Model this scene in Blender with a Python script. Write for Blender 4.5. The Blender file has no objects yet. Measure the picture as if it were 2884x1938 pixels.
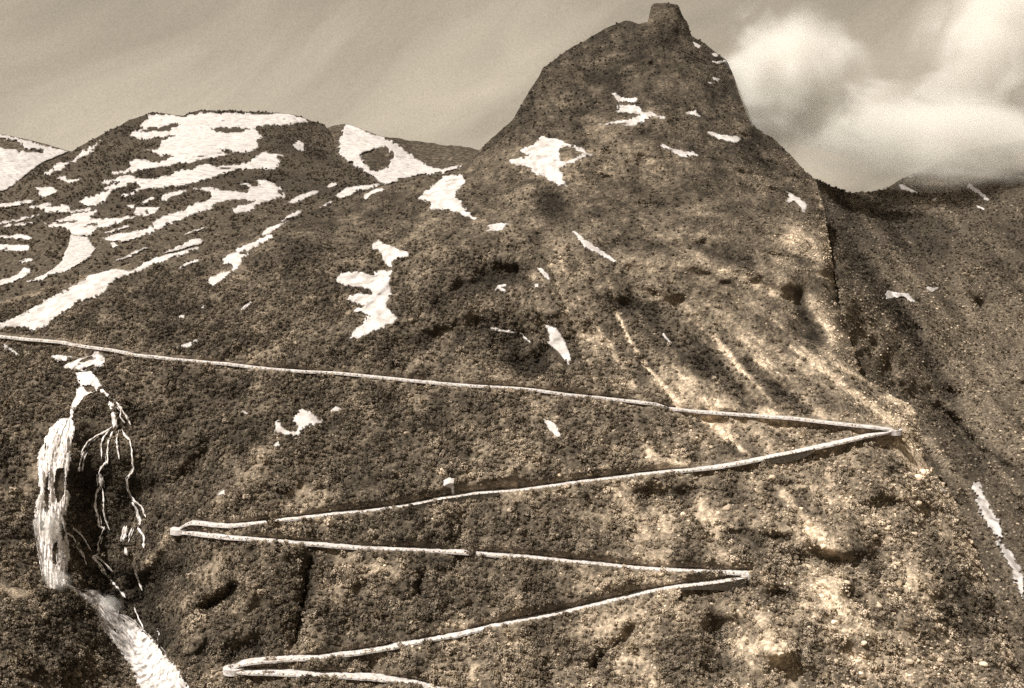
import bpy, math, random
import numpy as np

random.seed(7)
RNG = np.random.default_rng(11)
sc = bpy.context.scene
COL = sc.collection

# ------------------------------------------------------------------ camera, sky, sun, exposure
F = 3397.0                      # focal length in units of the old print's pixels (2884 x 1938)
CX, CY, HOR = 1442.0, 969.0, 600.0
TH = math.atan((CY - HOR) / F)  # the camera looks a little down
CT, ST = math.cos(TH), math.sin(TH)

cam = bpy.data.cameras.new('camera')
cam.sensor_width = 36.0
cam.angle = 2 * math.atan(CX / F)
cam.clip_start, cam.clip_end = 1.0, 20000.0
camo = bpy.data.objects.new('camera', cam)
camo.rotation_euler = (math.pi / 2 - TH, 0, 0)
COL.objects.link(camo)
sc.camera = camo

SUN_DIR = np.array((-0.46, -0.32, 0.83)); SUN_DIR /= np.linalg.norm(SUN_DIR)
SUN_EL = math.asin(SUN_DIR[2])
SUN_AZ = math.atan2(SUN_DIR[0], SUN_DIR[1])
world = bpy.data.worlds.new('World'); sc.world = world
world.use_nodes = True
wn, wl = world.node_tree.nodes, world.node_tree.links
wn.clear()
w_out = wn.new('ShaderNodeOutputWorld'); w_bg = wn.new('ShaderNodeBackground')
sky = wn.new('ShaderNodeTexSky'); sky.sky_type = 'NISHITA'; sky.sun_disc = False
sky.sun_elevation = SUN_EL; sky.sun_rotation = SUN_AZ
sky.altitude = 600; sky.dust_density = 2.0
bw = wn.new('ShaderNodeRGBToBW')                       # the place is seen on a brown toned print
tone = wn.new('ShaderNodeMix'); tone.data_type = 'RGBA'; tone.blend_type = 'MULTIPLY'
tone.inputs[0].default_value = 1.0
tone.inputs[7].default_value = (1.15, 0.99, 0.76, 1)
geo = wn.new('ShaderNodeTexCoord')
mp0 = wn.new('ShaderNodeMapping'); mp0.inputs['Rotation'].default_value = (0, math.radians(34), 0)
mp = wn.new('ShaderNodeMapping'); mp.inputs['Scale'].default_value = (3.2, 4.0, 11.0)
nz = wn.new('ShaderNodeTexNoise'); nz.inputs['Scale'].default_value = 1.0
nz.inputs['Detail'].default_value = 6; nz.inputs['Roughness'].default_value = 0.55
nz.inputs['Distortion'].default_value = 0.8
cr = wn.new('ShaderNodeMapRange')
cr.inputs[1].default_value = 0.35; cr.inputs[2].default_value = 0.75
cr.inputs[3].default_value = 0.8; cr.inputs[4].default_value = 1.35
gz = wn.new('ShaderNodeTexNoise'); gz.inputs['Scale'].default_value = 900.0; gz.inputs['Detail'].default_value = 1
gm = wn.new('ShaderNodeMapRange')
gm.inputs[1].default_value = 0.3; gm.inputs[2].default_value = 0.7
gm.inputs[3].default_value = 0.9; gm.inputs[4].default_value = 1.1
m1 = wn.new('ShaderNodeMath'); m1.operation = 'MULTIPLY'
m2 = wn.new('ShaderNodeMath'); m2.operation = 'MULTIPLY'
wl.new(sky.outputs[0], bw.inputs[0])
wl.new(geo.outputs['Generated'], mp0.inputs[0]); wl.new(mp0.outputs[0], mp.inputs[0]); wl.new(mp.outputs[0], nz.inputs['Vector'])
wl.new(geo.outputs['Generated'], gz.inputs['Vector'])
wl.new(nz.outputs[0], cr.inputs[0]); wl.new(gz.outputs[0], gm.inputs[0])
wl.new(bw.outputs[0], m1.inputs[0]); wl.new(cr.outputs[0], m1.inputs[1])
wl.new(m1.outputs[0], m2.inputs[0]); wl.new(gm.outputs[0], m2.inputs[1])
wl.new(m2.outputs[0], tone.inputs[6])
wl.new(tone.outputs[2], w_bg.inputs[0]); w_bg.inputs[1].default_value = 0.079
wl.new(w_bg.outputs[0], w_out.inputs[0])

sun = bpy.data.lights.new('sun', 'SUN'); sun.energy = 4.6; sun.angle = math.radians(0.53)
sun.color = (1.0, 0.96, 0.9)
suno = bpy.data.objects.new('sun', sun); COL.objects.link(suno)
from mathutils import Vector
suno.rotation_euler = Vector(SUN_DIR).to_track_quat('Z', 'Y').to_euler()
suno.location = (0, 0, 600)

sc.view_settings.view_transform = 'Standard'
sc.view_settings.look = 'None'
sc.view_settings.exposure = 0.49
sc.view_settings.gamma = 1.0
sc.render.engine = 'CYCLES'
sc.cycles.use_denoising = False
sc.cycles.max_bounces = 5
sc.cycles.diffuse_bounces = 2
sc.cycles.volume_bounces = 10
sc.cycles.volume_step_rate = 1.5
sc.cycles.volume_max_steps = 128

# ------------------------------------------------------------------ helpers
def tag(o, label=None, cat=None, group=None, kind=None):
    if label: o['label'] = label
    if cat: o['category'] = cat
    if group: o['group'] = group
    if kind: o['kind'] = kind
    return o

def hash3(ix, iy, iz, seed):
    h = (ix.astype(np.int64) * 374761393 + iy.astype(np.int64) * 668265263 + iz.astype(np.int64) * 2147483647 + seed * 974711) & 0xFFFFFFFF
    h = ((h ^ (h >> 13)) * 1274126177) & 0xFFFFFFFF
    h = ((h ^ (h >> 16)) * 2246822519) & 0xFFFFFFFF
    return ((h ^ (h >> 15)) & 0xFFFFFF) / float(0x7FFFFF) - 1.0

def noise3(x, y, z, seed=0):
    fx, fy, fz = np.floor(x), np.floor(y), np.floor(z)
    tx, ty, tz = x - fx, y - fy, z - fz
    ix, iy, iz = fx.astype(np.int64), fy.astype(np.int64), fz.astype(np.int64)
    sx, sy, sz = (t * t * t * (t * (t * 6 - 15) + 10) for t in (tx, ty, tz))
    r = 0
    for a in (0, 1):
        wx = sx if a else 1 - sx
        for b in (0, 1):
            wy = sy if b else 1 - sy
            for c in (0, 1):
                wz = sz if c else 1 - sz
                r = r + wx * wy * wz * hash3(ix + a, iy + b, iz + c, seed)
    return r

def noise2(x, y, seed=0):
    return noise3(x, y, np.zeros_like(x) + 0.37, seed)

def fbm2(x, y, seed=0, octs=3):
    r, a = 0, 1.0
    for k in range(octs):
        r = r + a * noise2(x * 2 ** k, y * 2 ** k, seed + k)
        a *= 0.55
    return r

# coordinates measured on enlarged views of the print: offset and scale of every view
VIEW = {'S': (0, 0, 1.0), 'D': (0, 0, 2333 / 2884.),
        'K1': (0, 0, 2.334), 'K2': (950, 0, 2.334), 'K3': (1884, 0, 2.334),
        'K4': (0, 640, 2.334), 'K5': (950, 640, 2.334), 'K6': (1884, 640, 2.334),
        'K7': (0, 1268, 2.334), 'K8': (950, 1268, 2.334), 'K9': (1884, 1268, 2.334),
        'H1': (20, 290, 4.668), 'H2': (450, 290, 4.668), 'H3': (20, 520, 3.564)}

def pts(s):
    out, v = [], VIEW['S']
    for w in s.split():
        if w in VIEW: v = VIEW[w]; continue
        a, b = w.split(',')
        out.append((v[0] + float(a) / v[2], v[1] + float(b) / v[2]))
    return np.array(out)

def inside(poly, x, y):
    r = np.zeros(x.shape, bool)
    n = len(poly)
    for i in range(n):
        x0, y0 = poly[i]; x1, y1 = poly[(i + 1) % n]
        if y0 == y1: continue
        c = ((y0 > y) != (y1 > y)) & (x < (x1 - x0) * (y - y0) / (y1 - y0) + x0)
        r ^= c
    return r

def seg_dist(line, x, y):
    """distance to a polyline and the place along it (0..1)"""
    best = np.full(x.shape, 1e9); at = np.zeros(x.shape)
    n = len(line) - 1
    for i in range(n):
        ax, ay = line[i]; bx, by = line[i + 1]
        dx, dy = bx - ax, by - ay
        t = np.clip(((x - ax) * dx + (y - ay) * dy) / (dx * dx + dy * dy + 1e-9), 0, 1)
        d = np.hypot(x - ax - t * dx, y - ay - t * dy)
        m = d < best
        best = np.where(m, d, best); at = np.where(m, (i + t) / n, at)
    return best, at

GX0, GY0, GS, GNX, GNY = -1100.0, -500.0, 20.0, 256, 156
def rbf_grid(ctrl):
    c = np.array(ctrl, float)
    X = c[:, :2] / 1000.0; v = c[:, 2]
    def phi(r): return np.where(r > 1e-9, r * r * np.log(r + 1e-12), 0)
    n = len(X)
    K = phi(np.hypot(X[:, None, 0] - X[None, :, 0], X[:, None, 1] - X[None, :, 1])) + 0.002 * np.eye(n)
    Pm = np.c_[np.ones(n), X]
    A = np.zeros((n + 3, n + 3)); A[:n, :n] = K; A[:n, n:] = Pm; A[n:, :n] = Pm.T
    w = np.linalg.solve(A, np.r_[v, 0, 0, 0])
    gx = (GX0 + GS * np.arange(GNX)) / 1000; gy = (GY0 + GS * np.arange(GNY)) / 1000
    MX, MY = np.meshgrid(gx, gy)
    R = w[n] + w[n + 1] * MX + w[n + 2] * MY
    for i in range(n):
        R = R + w[i] * phi(np.hypot(MX - X[i, 0], MY - X[i, 1]))
    return R

def bil(G, x, y):
    u = np.clip((x - GX0) / GS, 0, GNX - 1.001); v = np.clip((y - GY0) / GS, 0, GNY - 1.001)
    i, j = u.astype(int), v.astype(int); a, b = u - i, v - j
    return (G[j, i] * (1 - a) + G[j, i + 1] * a) * (1 - b) + (G[j + 1, i] * (1 - a) + G[j + 1, i + 1] * a) * b

def point(x, y, d):
    rx = (x - CX) / F; ry = (CY - y) / F
    s = d / (CT + ry * ST)
    return np.stack([rx * s, d + 0 * rx, (ry * CT - ST) * s], -1)

def mesh_from(name, verts, faces, mat=None, smooth=True, attrs=None):
    me = bpy.data.meshes.new(name)
    verts = np.asarray(verts, np.float32); faces = np.asarray(faces, np.int32)
    k = faces.shape[1]
    me.vertices.add(len(verts)); me.vertices.foreach_set('co', verts.ravel())
    me.loops.add(faces.size); me.loops.foreach_set('vertex_index', faces.ravel())
    me.polygons.add(len(faces))
    me.polygons.foreach_set('loop_start', np.arange(len(faces), dtype=np.int32) * k)
    try: me.polygons.foreach_set('loop_total', np.full(len(faces), k, np.int32))
    except Exception: pass
    me.polygons.foreach_set('use_smooth', np.full(len(faces), smooth))
    for an, av in (attrs or {}).items():
        at = me.attributes.new(an, 'FLOAT', 'POINT'); at.data.foreach_set('value', np.asarray(av, np.float32))
    me.update(calc_edges=True); me.validate()
    if mat: me.materials.append(mat)
    return me

def obj(name, me, parent=None, loc=None):
    o = bpy.data.objects.new(name, me); COL.objects.link(o)
    if parent: o.parent = parent
    if loc is not None: o.location = loc
    return o

def centred(name, verts, faces, mat, smooth=True, parent=None, attrs=None):
    v = np.asarray(verts, float)
    c = v.mean(0); c[2] = v[:, 2].min()
    if parent is not None: c = np.zeros(3)
    return obj(name, mesh_from(name, v - c, faces, mat, smooth, attrs), parent, None if parent is not None else c)

# ------------------------------------------------------------------ materials
def sep(l, warm=1.0):
    return (l * (1 + 0.22 * warm), l * 0.98, l * (1 - 0.28 * warm), 1)

def base_mat(name):
    m = bpy.data.materials.new(name); m.use_nodes = True
    n, l = m.node_tree.nodes, m.node_tree.links
    b = n['Principled BSDF']; b.inputs['Roughness'].default_value = 0.95
    b.inputs['Specular IOR Level'].default_value = 0.15
    return m, n, l, b

def ramp(n, cols):
    r = n.new('ShaderNodeValToRGB')
    e = r.color_ramp.elements
    while len(e) < len(cols): e.new(0.5)
    for k, (p, c) in enumerate(cols): e[k].position = p; e[k].color = c
    return r

def terrain_mat(name, lo, hi, s1, s2, bump, dist):
    m, n, l, b = base_mat(name)
    tc = n.new('ShaderNodeTexCoord')
    a = n.new('ShaderNodeTexNoise'); a.inputs['Scale'].default_value = s1; a.inputs['Detail'].default_value = 5; a.inputs['Roughness'].default_value = 0.72
    v = n.new('ShaderNodeTexVoronoi'); v.inputs['Scale'].default_value = s2
    l.new(tc.outputs['Object'], a.inputs['Vector']); l.new(tc.outputs['Object'], v.inputs['Vector'])
    r = ramp(n, [(0.32, sep(lo)), (0.5, sep((lo * hi) ** 0.5)), (0.68, sep(hi))])
    l.new(a.outputs[0], r.inputs[0])
    at = n.new('ShaderNodeAttribute'); at.attribute_name = 'tone'
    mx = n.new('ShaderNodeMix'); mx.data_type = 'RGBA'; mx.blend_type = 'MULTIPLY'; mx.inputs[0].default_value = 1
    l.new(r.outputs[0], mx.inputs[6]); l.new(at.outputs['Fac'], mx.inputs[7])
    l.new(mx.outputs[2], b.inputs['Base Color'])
    ad = n.new('ShaderNodeMath'); ad.operation = 'ADD'
    l.new(a.outputs[0], ad.inputs[0])
    mu = n.new('ShaderNodeMath'); mu.operation = 'MULTIPLY'; mu.inputs[1].default_value = 0.35
    l.new(v.outputs['Distance'], mu.inputs[0]); l.new(mu.outputs[0], ad.inputs[1])
    bp = n.new('ShaderNodeBump'); bp.inputs['Strength'].default_value = bump; bp.inputs['Distance'].default_value = dist
    l.new(ad.outputs[0], bp.inputs['Height']); l.new(bp.outputs[0], b.inputs['Normal'])
    return m

M_slope = terrain_mat('mountain heath and rock', 0.045, 0.22, 0.4, 0.55, 1.0, 2.2)
M_far = terrain_mat('far heath and rock', 0.032, 0.2, 0.3, 0.35, 1.0, 4.0)
M_distant = terrain_mat('distant rock and heath', 0.028, 0.22, 0.09, 0.12, 1.0, 9.0)
M_right = terrain_mat('hazy slope', 0.04, 0.24, 0.55, 0.5, 1.0, 3.0)

def snow_mat(name, lo, hi, scale, bump=0.4, rim=None):
    m, n, l, b = base_mat(name)
    tc = n.new('ShaderNodeTexCoord')
    a = n.new('ShaderNodeTexNoise'); a.inputs['Scale'].default_value = scale; a.inputs['Detail'].default_value = 5; a.inputs['Roughness'].default_value = 0.65
    l.new(tc.outputs['Object'], a.inputs['Vector'])
    r = ramp(n, [(0.3, sep(lo, 0.45)), (0.55, sep(hi, 0.2))])
    l.new(a.outputs[0], r.inputs[0]); l.new(r.outputs[0], b.inputs['Base Color'])
    if rim:                                           # thin where it runs out: the ground shows through
        at = n.new('ShaderNodeAttribute'); at.attribute_name = 'cover'
        sm = n.new('ShaderNodeMapping'); sm.inputs['Scale'].default_value = rim[2]
        tx = n.new('ShaderNodeTexNoise'); tx.inputs['Scale'].default_value = 1.0; tx.inputs['Detail'].default_value = 3
        l.new(tc.outputs['Object'], sm.inputs[0]); l.new(sm.outputs[0], tx.inputs['Vector'])
        q = n.new('ShaderNodeMath'); q.operation = 'MULTIPLY_ADD'; q.inputs[1].default_value = rim[0]; q.inputs[2].default_value = rim[1]
        l.new(tx.outputs[0], q.inputs[0])
        u = n.new('ShaderNodeMath'); u.operation = 'ADD'; l.new(q.outputs[0], u.inputs[0]); l.new(at.outputs['Fac'], u.inputs[1])
        mr = n.new('ShaderNodeMapRange'); mr.interpolation_type = 'SMOOTHSTEP'
        mr.inputs[1].default_value = rim[3]; mr.inputs[2].default_value = rim[4]; mr.inputs[3].default_value = 0.0; mr.inputs[4].default_value = 1
        l.new(u.outputs[0], mr.inputs[0]); l.new(mr.outputs[0], b.inputs['Alpha'])
    bp = n.new('ShaderNodeBump'); bp.inputs['Strength'].default_value = bump; bp.inputs['Distance'].default_value = 1.0
    l.new(a.outputs[0], bp.inputs['Height']); l.new(bp.outputs[0], b.inputs['Normal'])
    return m

M_snow = snow_mat('old summer snow', 0.27, 0.52, 0.12, 1.0, (1.9, -0.9, (0.35, 0.35, 0.6), 0.2, 0.9))
M_dirty = snow_mat('dirty snow and gravel', 0.22, 0.5, 0.3, 0.8)
M_water = snow_mat('white water', 0.62, 0.9, 0.5, 0.3, (2.4, -1.3, (1.1, 0.6, 0.1), -0.05, 1.25))
M_foam = snow_mat('foaming rapids', 0.5, 0.85, 0.5, 0.5, (2.6, -1.5, (0.35, 0.25, 0.3), -0.1, 1.35))
M_road = snow_mat('pale gravel road', 0.26, 0.6, 0.35, 0.5)
M_wall = terrain_mat('dry stone wall', 0.025, 0.075, 0.9, 1.4, 0.8, 0.4)

def leaf_mat(name, lo, hi):
    m, n, l, b = base_mat(name)
    oi = n.new('ShaderNodeObjectInfo')
    r = ramp(n, [(0.0, sep(lo, 1.25)), (1.0, sep(hi, 0.9))])
    l.new(oi.outputs['Random'], r.inputs[0])
    at = n.new('ShaderNodeAttribute'); at.attribute_type = 'INSTANCER'; at.attribute_name = 'tone'
    mx = n.new('ShaderNodeMix'); mx.data_type = 'RGBA'; mx.blend_type = 'MULTIPLY'; mx.inputs[0].default_value = 1
    l.new(r.outputs[0], mx.inputs[6]); l.new(at.outputs['Fac'], mx.inputs[7])
    l.new(mx.outputs[2], b.inputs['Base Color'])
    return m
M_leaf = leaf_mat('birch scrub leaves', 0.075, 0.22)
M_stone = leaf_mat('grey boulder stone', 0.1, 0.34)

# ------------------------------------------------------------------ outlines of the hills (what the ridge lines are)
def line_fn(s, j=1.0):
    p = pts(s)
    return lambda x: np.interp(x, p[:, 0], p[:, 1]) + j * (2.2 * noise2(x / 26 + 5, 0 * x, 41) + 1.6 * noise2(x / 9, 0 * x, 42))
SIL_A = line_fn('D -900,800 -400,760 22,680 150,640 300,600 450,560 600,520 740,470 860,427 950,408 1030,395 1056,381 1115,319 1170,270 1205,208 '
                '1229,173 1236,156 1281,121 1337,90 1392,59 1423,47 1455,54 1477,50 1480,31 1484,14 1491,8 1518,7 1544,9 1551,25 1556,38 1566,52 1576,83 1604,97 '
                '1628,118 1656,136 1672,172 1683,212 1697,252 1713,287 1763,315 1801,353 1836,392 1860,412 1868,450 1880,482 1883,530 1892,560 1896,610 1910,650 1914,700 1926,733 '
                '1957,851 2037,905 2075,922 2094,945 2100,1040 2165,1123 2215,1240 2260,1360 2300,1470 2345,1600 2600,1990')
SIL_B = line_fn('D -900,640 -300,520 22,432 55,405 97,374 166,343 243,301 295,274 347,256 416,263 457,250 555,253 658,258 714,277 738,282 '
                '752,298 762,329 768,364 803,381 848,402 866,418 950,450 1100,540')
SIL_C = line_fn('D 600,330 700,300 740,292 775,283 789,281 872,312 914,317 994,329 1070,336 1110,350 1250,430')
SIL_D = line_fn('D -900,150 -500,200 -100,280 22,308 90,325 165,345 230,370 320,430')
SIL_E = line_fn('D 1650,380 1836,398 1888,423 1940,440 1974,438 2016,433 2045,412 2090,392 2140,368 2200,345 2260,330 2340,318 '
                '2500,290 2900,240')

_gx = np.arange(-1100.0, 3950.0, 6.0)
_gs = np.convolve(np.pad(SIL_A(_gx), 14, mode='edge'), np.hanning(31)[1:-1] / np.hanning(31).sum(), 'valid')
def SOFT_A(x): return np.interp(x, _gx[:len(_gs)], _gs)
def C(rows):
    k = 2884 / 2333.
    return [(x * k, y * k, d) for x, y, d in rows]

CTRL_A = C([(-700, 1700, 480), (-300, 1650, 478), (0, 1650, 488), (400, 1650, 530), (700, 1650, 512), (1200, 1650, 510), (1800, 1650, 505), (2300, 1650, 520), (2700, 1700, 530),
    (-300, 1480, 520), (40, 1480, 520), (180, 1480, 545), (330, 1480, 585), (420, 1500, 548), (560, 1480, 540),
    (-300, 1340, 560), (40, 1340, 562), (130, 1345, 578), (230, 1380, 596), (320, 1340, 608), (400, 1330, 590), (480, 1330, 568), (800, 1350, 562), (1250, 1350, 562), (1700, 1350, 556), (2050, 1350, 560), (2230, 1350, 585),
    (-300, 1180, 600), (40, 1180, 603), (120, 1180, 610), (220, 1180, 625), (310, 1180, 632), (430, 1190, 598), (800, 1190, 592), (1250, 1190, 592), (1700, 1190, 588), (2050, 1190, 592), (2180, 1190, 612),
    (-300, 1000, 640), (40, 1000, 640), (130, 1000, 640), (270, 1000, 648), (420, 1000, 645), (700, 1000, 638), (1250, 1000, 636), (1700, 1000, 634), (2040, 980, 634), (2110, 1000, 650),
    (-300, 850, 690), (190, 850, 690), (600, 850, 684), (1000, 850, 676), (1500, 850, 672), (1900, 850, 682),
    (-300, 750, 735), (200, 730, 745), (700, 700, 738), (1100, 700, 712), (1500, 700, 706), (1800, 700, 716), (1900, 700, 735),
    (100, 660, 830), (400, 600, 830), (700, 550, 800), (1000, 550, 768), (1300, 550, 752), (1600, 550, 750), (1860, 550, 775),
    (740, 480, 880), (950, 430, 870), (1100, 450, 818), (1350, 450, 800), (1600, 450, 800), (1840, 450, 830),
    (1060, 385, 890), (1150, 350, 875), (1300, 350, 852), (1500, 350, 850), (1700, 350, 868), (1820, 385, 890),
    (1220, 200, 970), (1400, 200, 932), (1550, 200, 925), (1690, 220, 960), (1300, 115, 1010), (1440, 70, 1010), (1520, 40, 1000), (1520, -60, 1050), (1590, 100, 1000)])
CTRL_B = C([(-700, 760, 900), (0, 760, 880), (500, 700, 900), (1000, 600, 1000), (-400, 560, 1060), (100, 560, 1060), (500, 540, 1060), (850, 500, 1160),
    (0, 450, 1350), (300, 450, 1250), (600, 450, 1280), (850, 430, 1400), (200, 350, 1650), (450, 350, 1560), (650, 350, 1600), (760, 350, 1750),
    (350, 260, 2000), (550, 255, 2000), (720, 280, 1980)])
CTRL_C = C([(700, 450, 1900), (900, 440, 1850), (1150, 450, 1900), (760, 320, 2200), (880, 340, 2200), (1070, 360, 2150), (800, 280, 2380), (950, 320, 2400), (1100, 330, 2400)])
CTRL_D = C([(-600, 500, 2000), (0, 460, 2000), (300, 460, 2100), (-600, 200, 2800), (20, 320, 2500), (200, 360, 2500)])
CTRL_E = C([(1800, 1700, 545), (2300, 1700, 560), (2800, 1700, 520), (2230, 1300, 632), (2330, 1450, 600), (2700, 1400, 550), (2180, 1130, 690), (2330, 1150, 690), (2700, 1100, 630),
    (2085, 920, 765), (2300, 900, 780), (2700, 900, 730), (1960, 720, 768), (2300, 700, 870), (2700, 700, 810), (1880, 560, 826), (2100, 560, 940), (2330, 560, 950), (2700, 560, 880),
    (1850, 430, 1010), (1950, 445, 1090), (2100, 420, 1190), (2330, 400, 1120), (2700, 380, 1030), (2200, 350, 1290), (2340, 320, 1270), (2700, 260, 1200)])

# ------------------------------------------------------------------ the road: five legs between the hairpins
LEGS = [pts('K4 -260,690 -100,705 65,722 140,731 330,746 400,752 480,768 560,781 700,798 800,816 880,836 930,840 1100,860 1300,878 1500,896 1650,915 1800,930 2000,945 2200,954 '
            'K5 100,965 300,985 500,1005 700,1025 900,1040 1150,1053 1300,1067 1500,1095 1700,1115 1900,1136 2100,1160 '
            'K6 0,1187 200,1210 400,1222 600,1238 800,1251 1000,1275 1200,1297 1350,1311 1440,1323 1472,1328'),
        pts('K6 1476,1331 1420,1345 1300,1370 1100,1415 900,1460 700,1500 500,1540 K9 300,110 100,130 K8 2180,135 2000,155 1800,180 1600,203 1400,232 1200,258 1000,273 900,282 '
            '780,300 650,320 550,343 400,370 200,395 K7 2217,412 2000,438 1800,462 1600,485 1500,491 1400,486 1330,474 1260,472 1215,488 1185,508')[::-1],
        pts('K7 1180,530 1350,552 1500,568 1700,583 1900,598 2100,615 K8 117,635 300,643 500,650 800,665 1000,680 1250,697 1500,724 1700,741 1900,764 2100,779 K9 154,790 300,795 450,798 528,800'),
        pts('K9 530,808 505,826 400,848 250,870 100,888 K8 2180,903 2000,935 1800,985 1600,1035 1400,1080 1200,1115 1000,1155 800,1205 600,1240 400,1280 200,1315 '
            'K7 2217,1340 2100,1355 1900,1365 1750,1375 1650,1386 1580,1402 1538,1424')[::-1],
        pts('K7 1534,1440 1600,1449 1700,1453 1900,1460 2100,1471 K8 117,1479 300,1495 500,1520 650,1556 900,1620')]
ROAD_W = [6.8, 6.4, 6.0, 6.0, 6.4]
GA = rbf_grid(CTRL_A)
ROADS = []
for leg, w in zip(LEGS, ROAD_W):
    xs = np.arange(leg[0, 0], leg[-1, 0] + 4, 6.0); xs[-1] = leg[-1, 0]
    ys = np.interp(xs, leg[:, 0], leg[:, 1])
    k = np.ones(5) / 5.
    d = bil(GA, xs, ys)
    kk = np.ones(31) / 31.
    d = np.convolve(np.pad(d, 15, mode='reflect', reflect_type='odd'), kk, 'valid')
    z = point(xs, ys, d)[:, 2]
    ROADS.append((xs, ys, d, z, w))

def pix_y(d, z):                                   # print row of something at distance d and height z
    ry = (z / d * CT + ST) / (CT - z / d * ST)
    return CY - ry * F
def plane_d(x, y, z):                              # distance at which the sight line meets the level z
    ry = (CY - y) / F
    k = (ry * CT - ST) / (CT + ry * ST)
    return z / np.where(k > -1e-4, -1e-4, k)

WALLED = [(1, pts('K8 480,0')[0, 0], pts('K8 1080,0')[0, 0], 4.0), (1, pts('K6 620,0')[0, 0], pts('K6 950,0')[0, 0], 4.0), (3, pts('K9 60,0')[0, 0], pts('K9 545,0')[0, 0], 7.5)]

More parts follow.
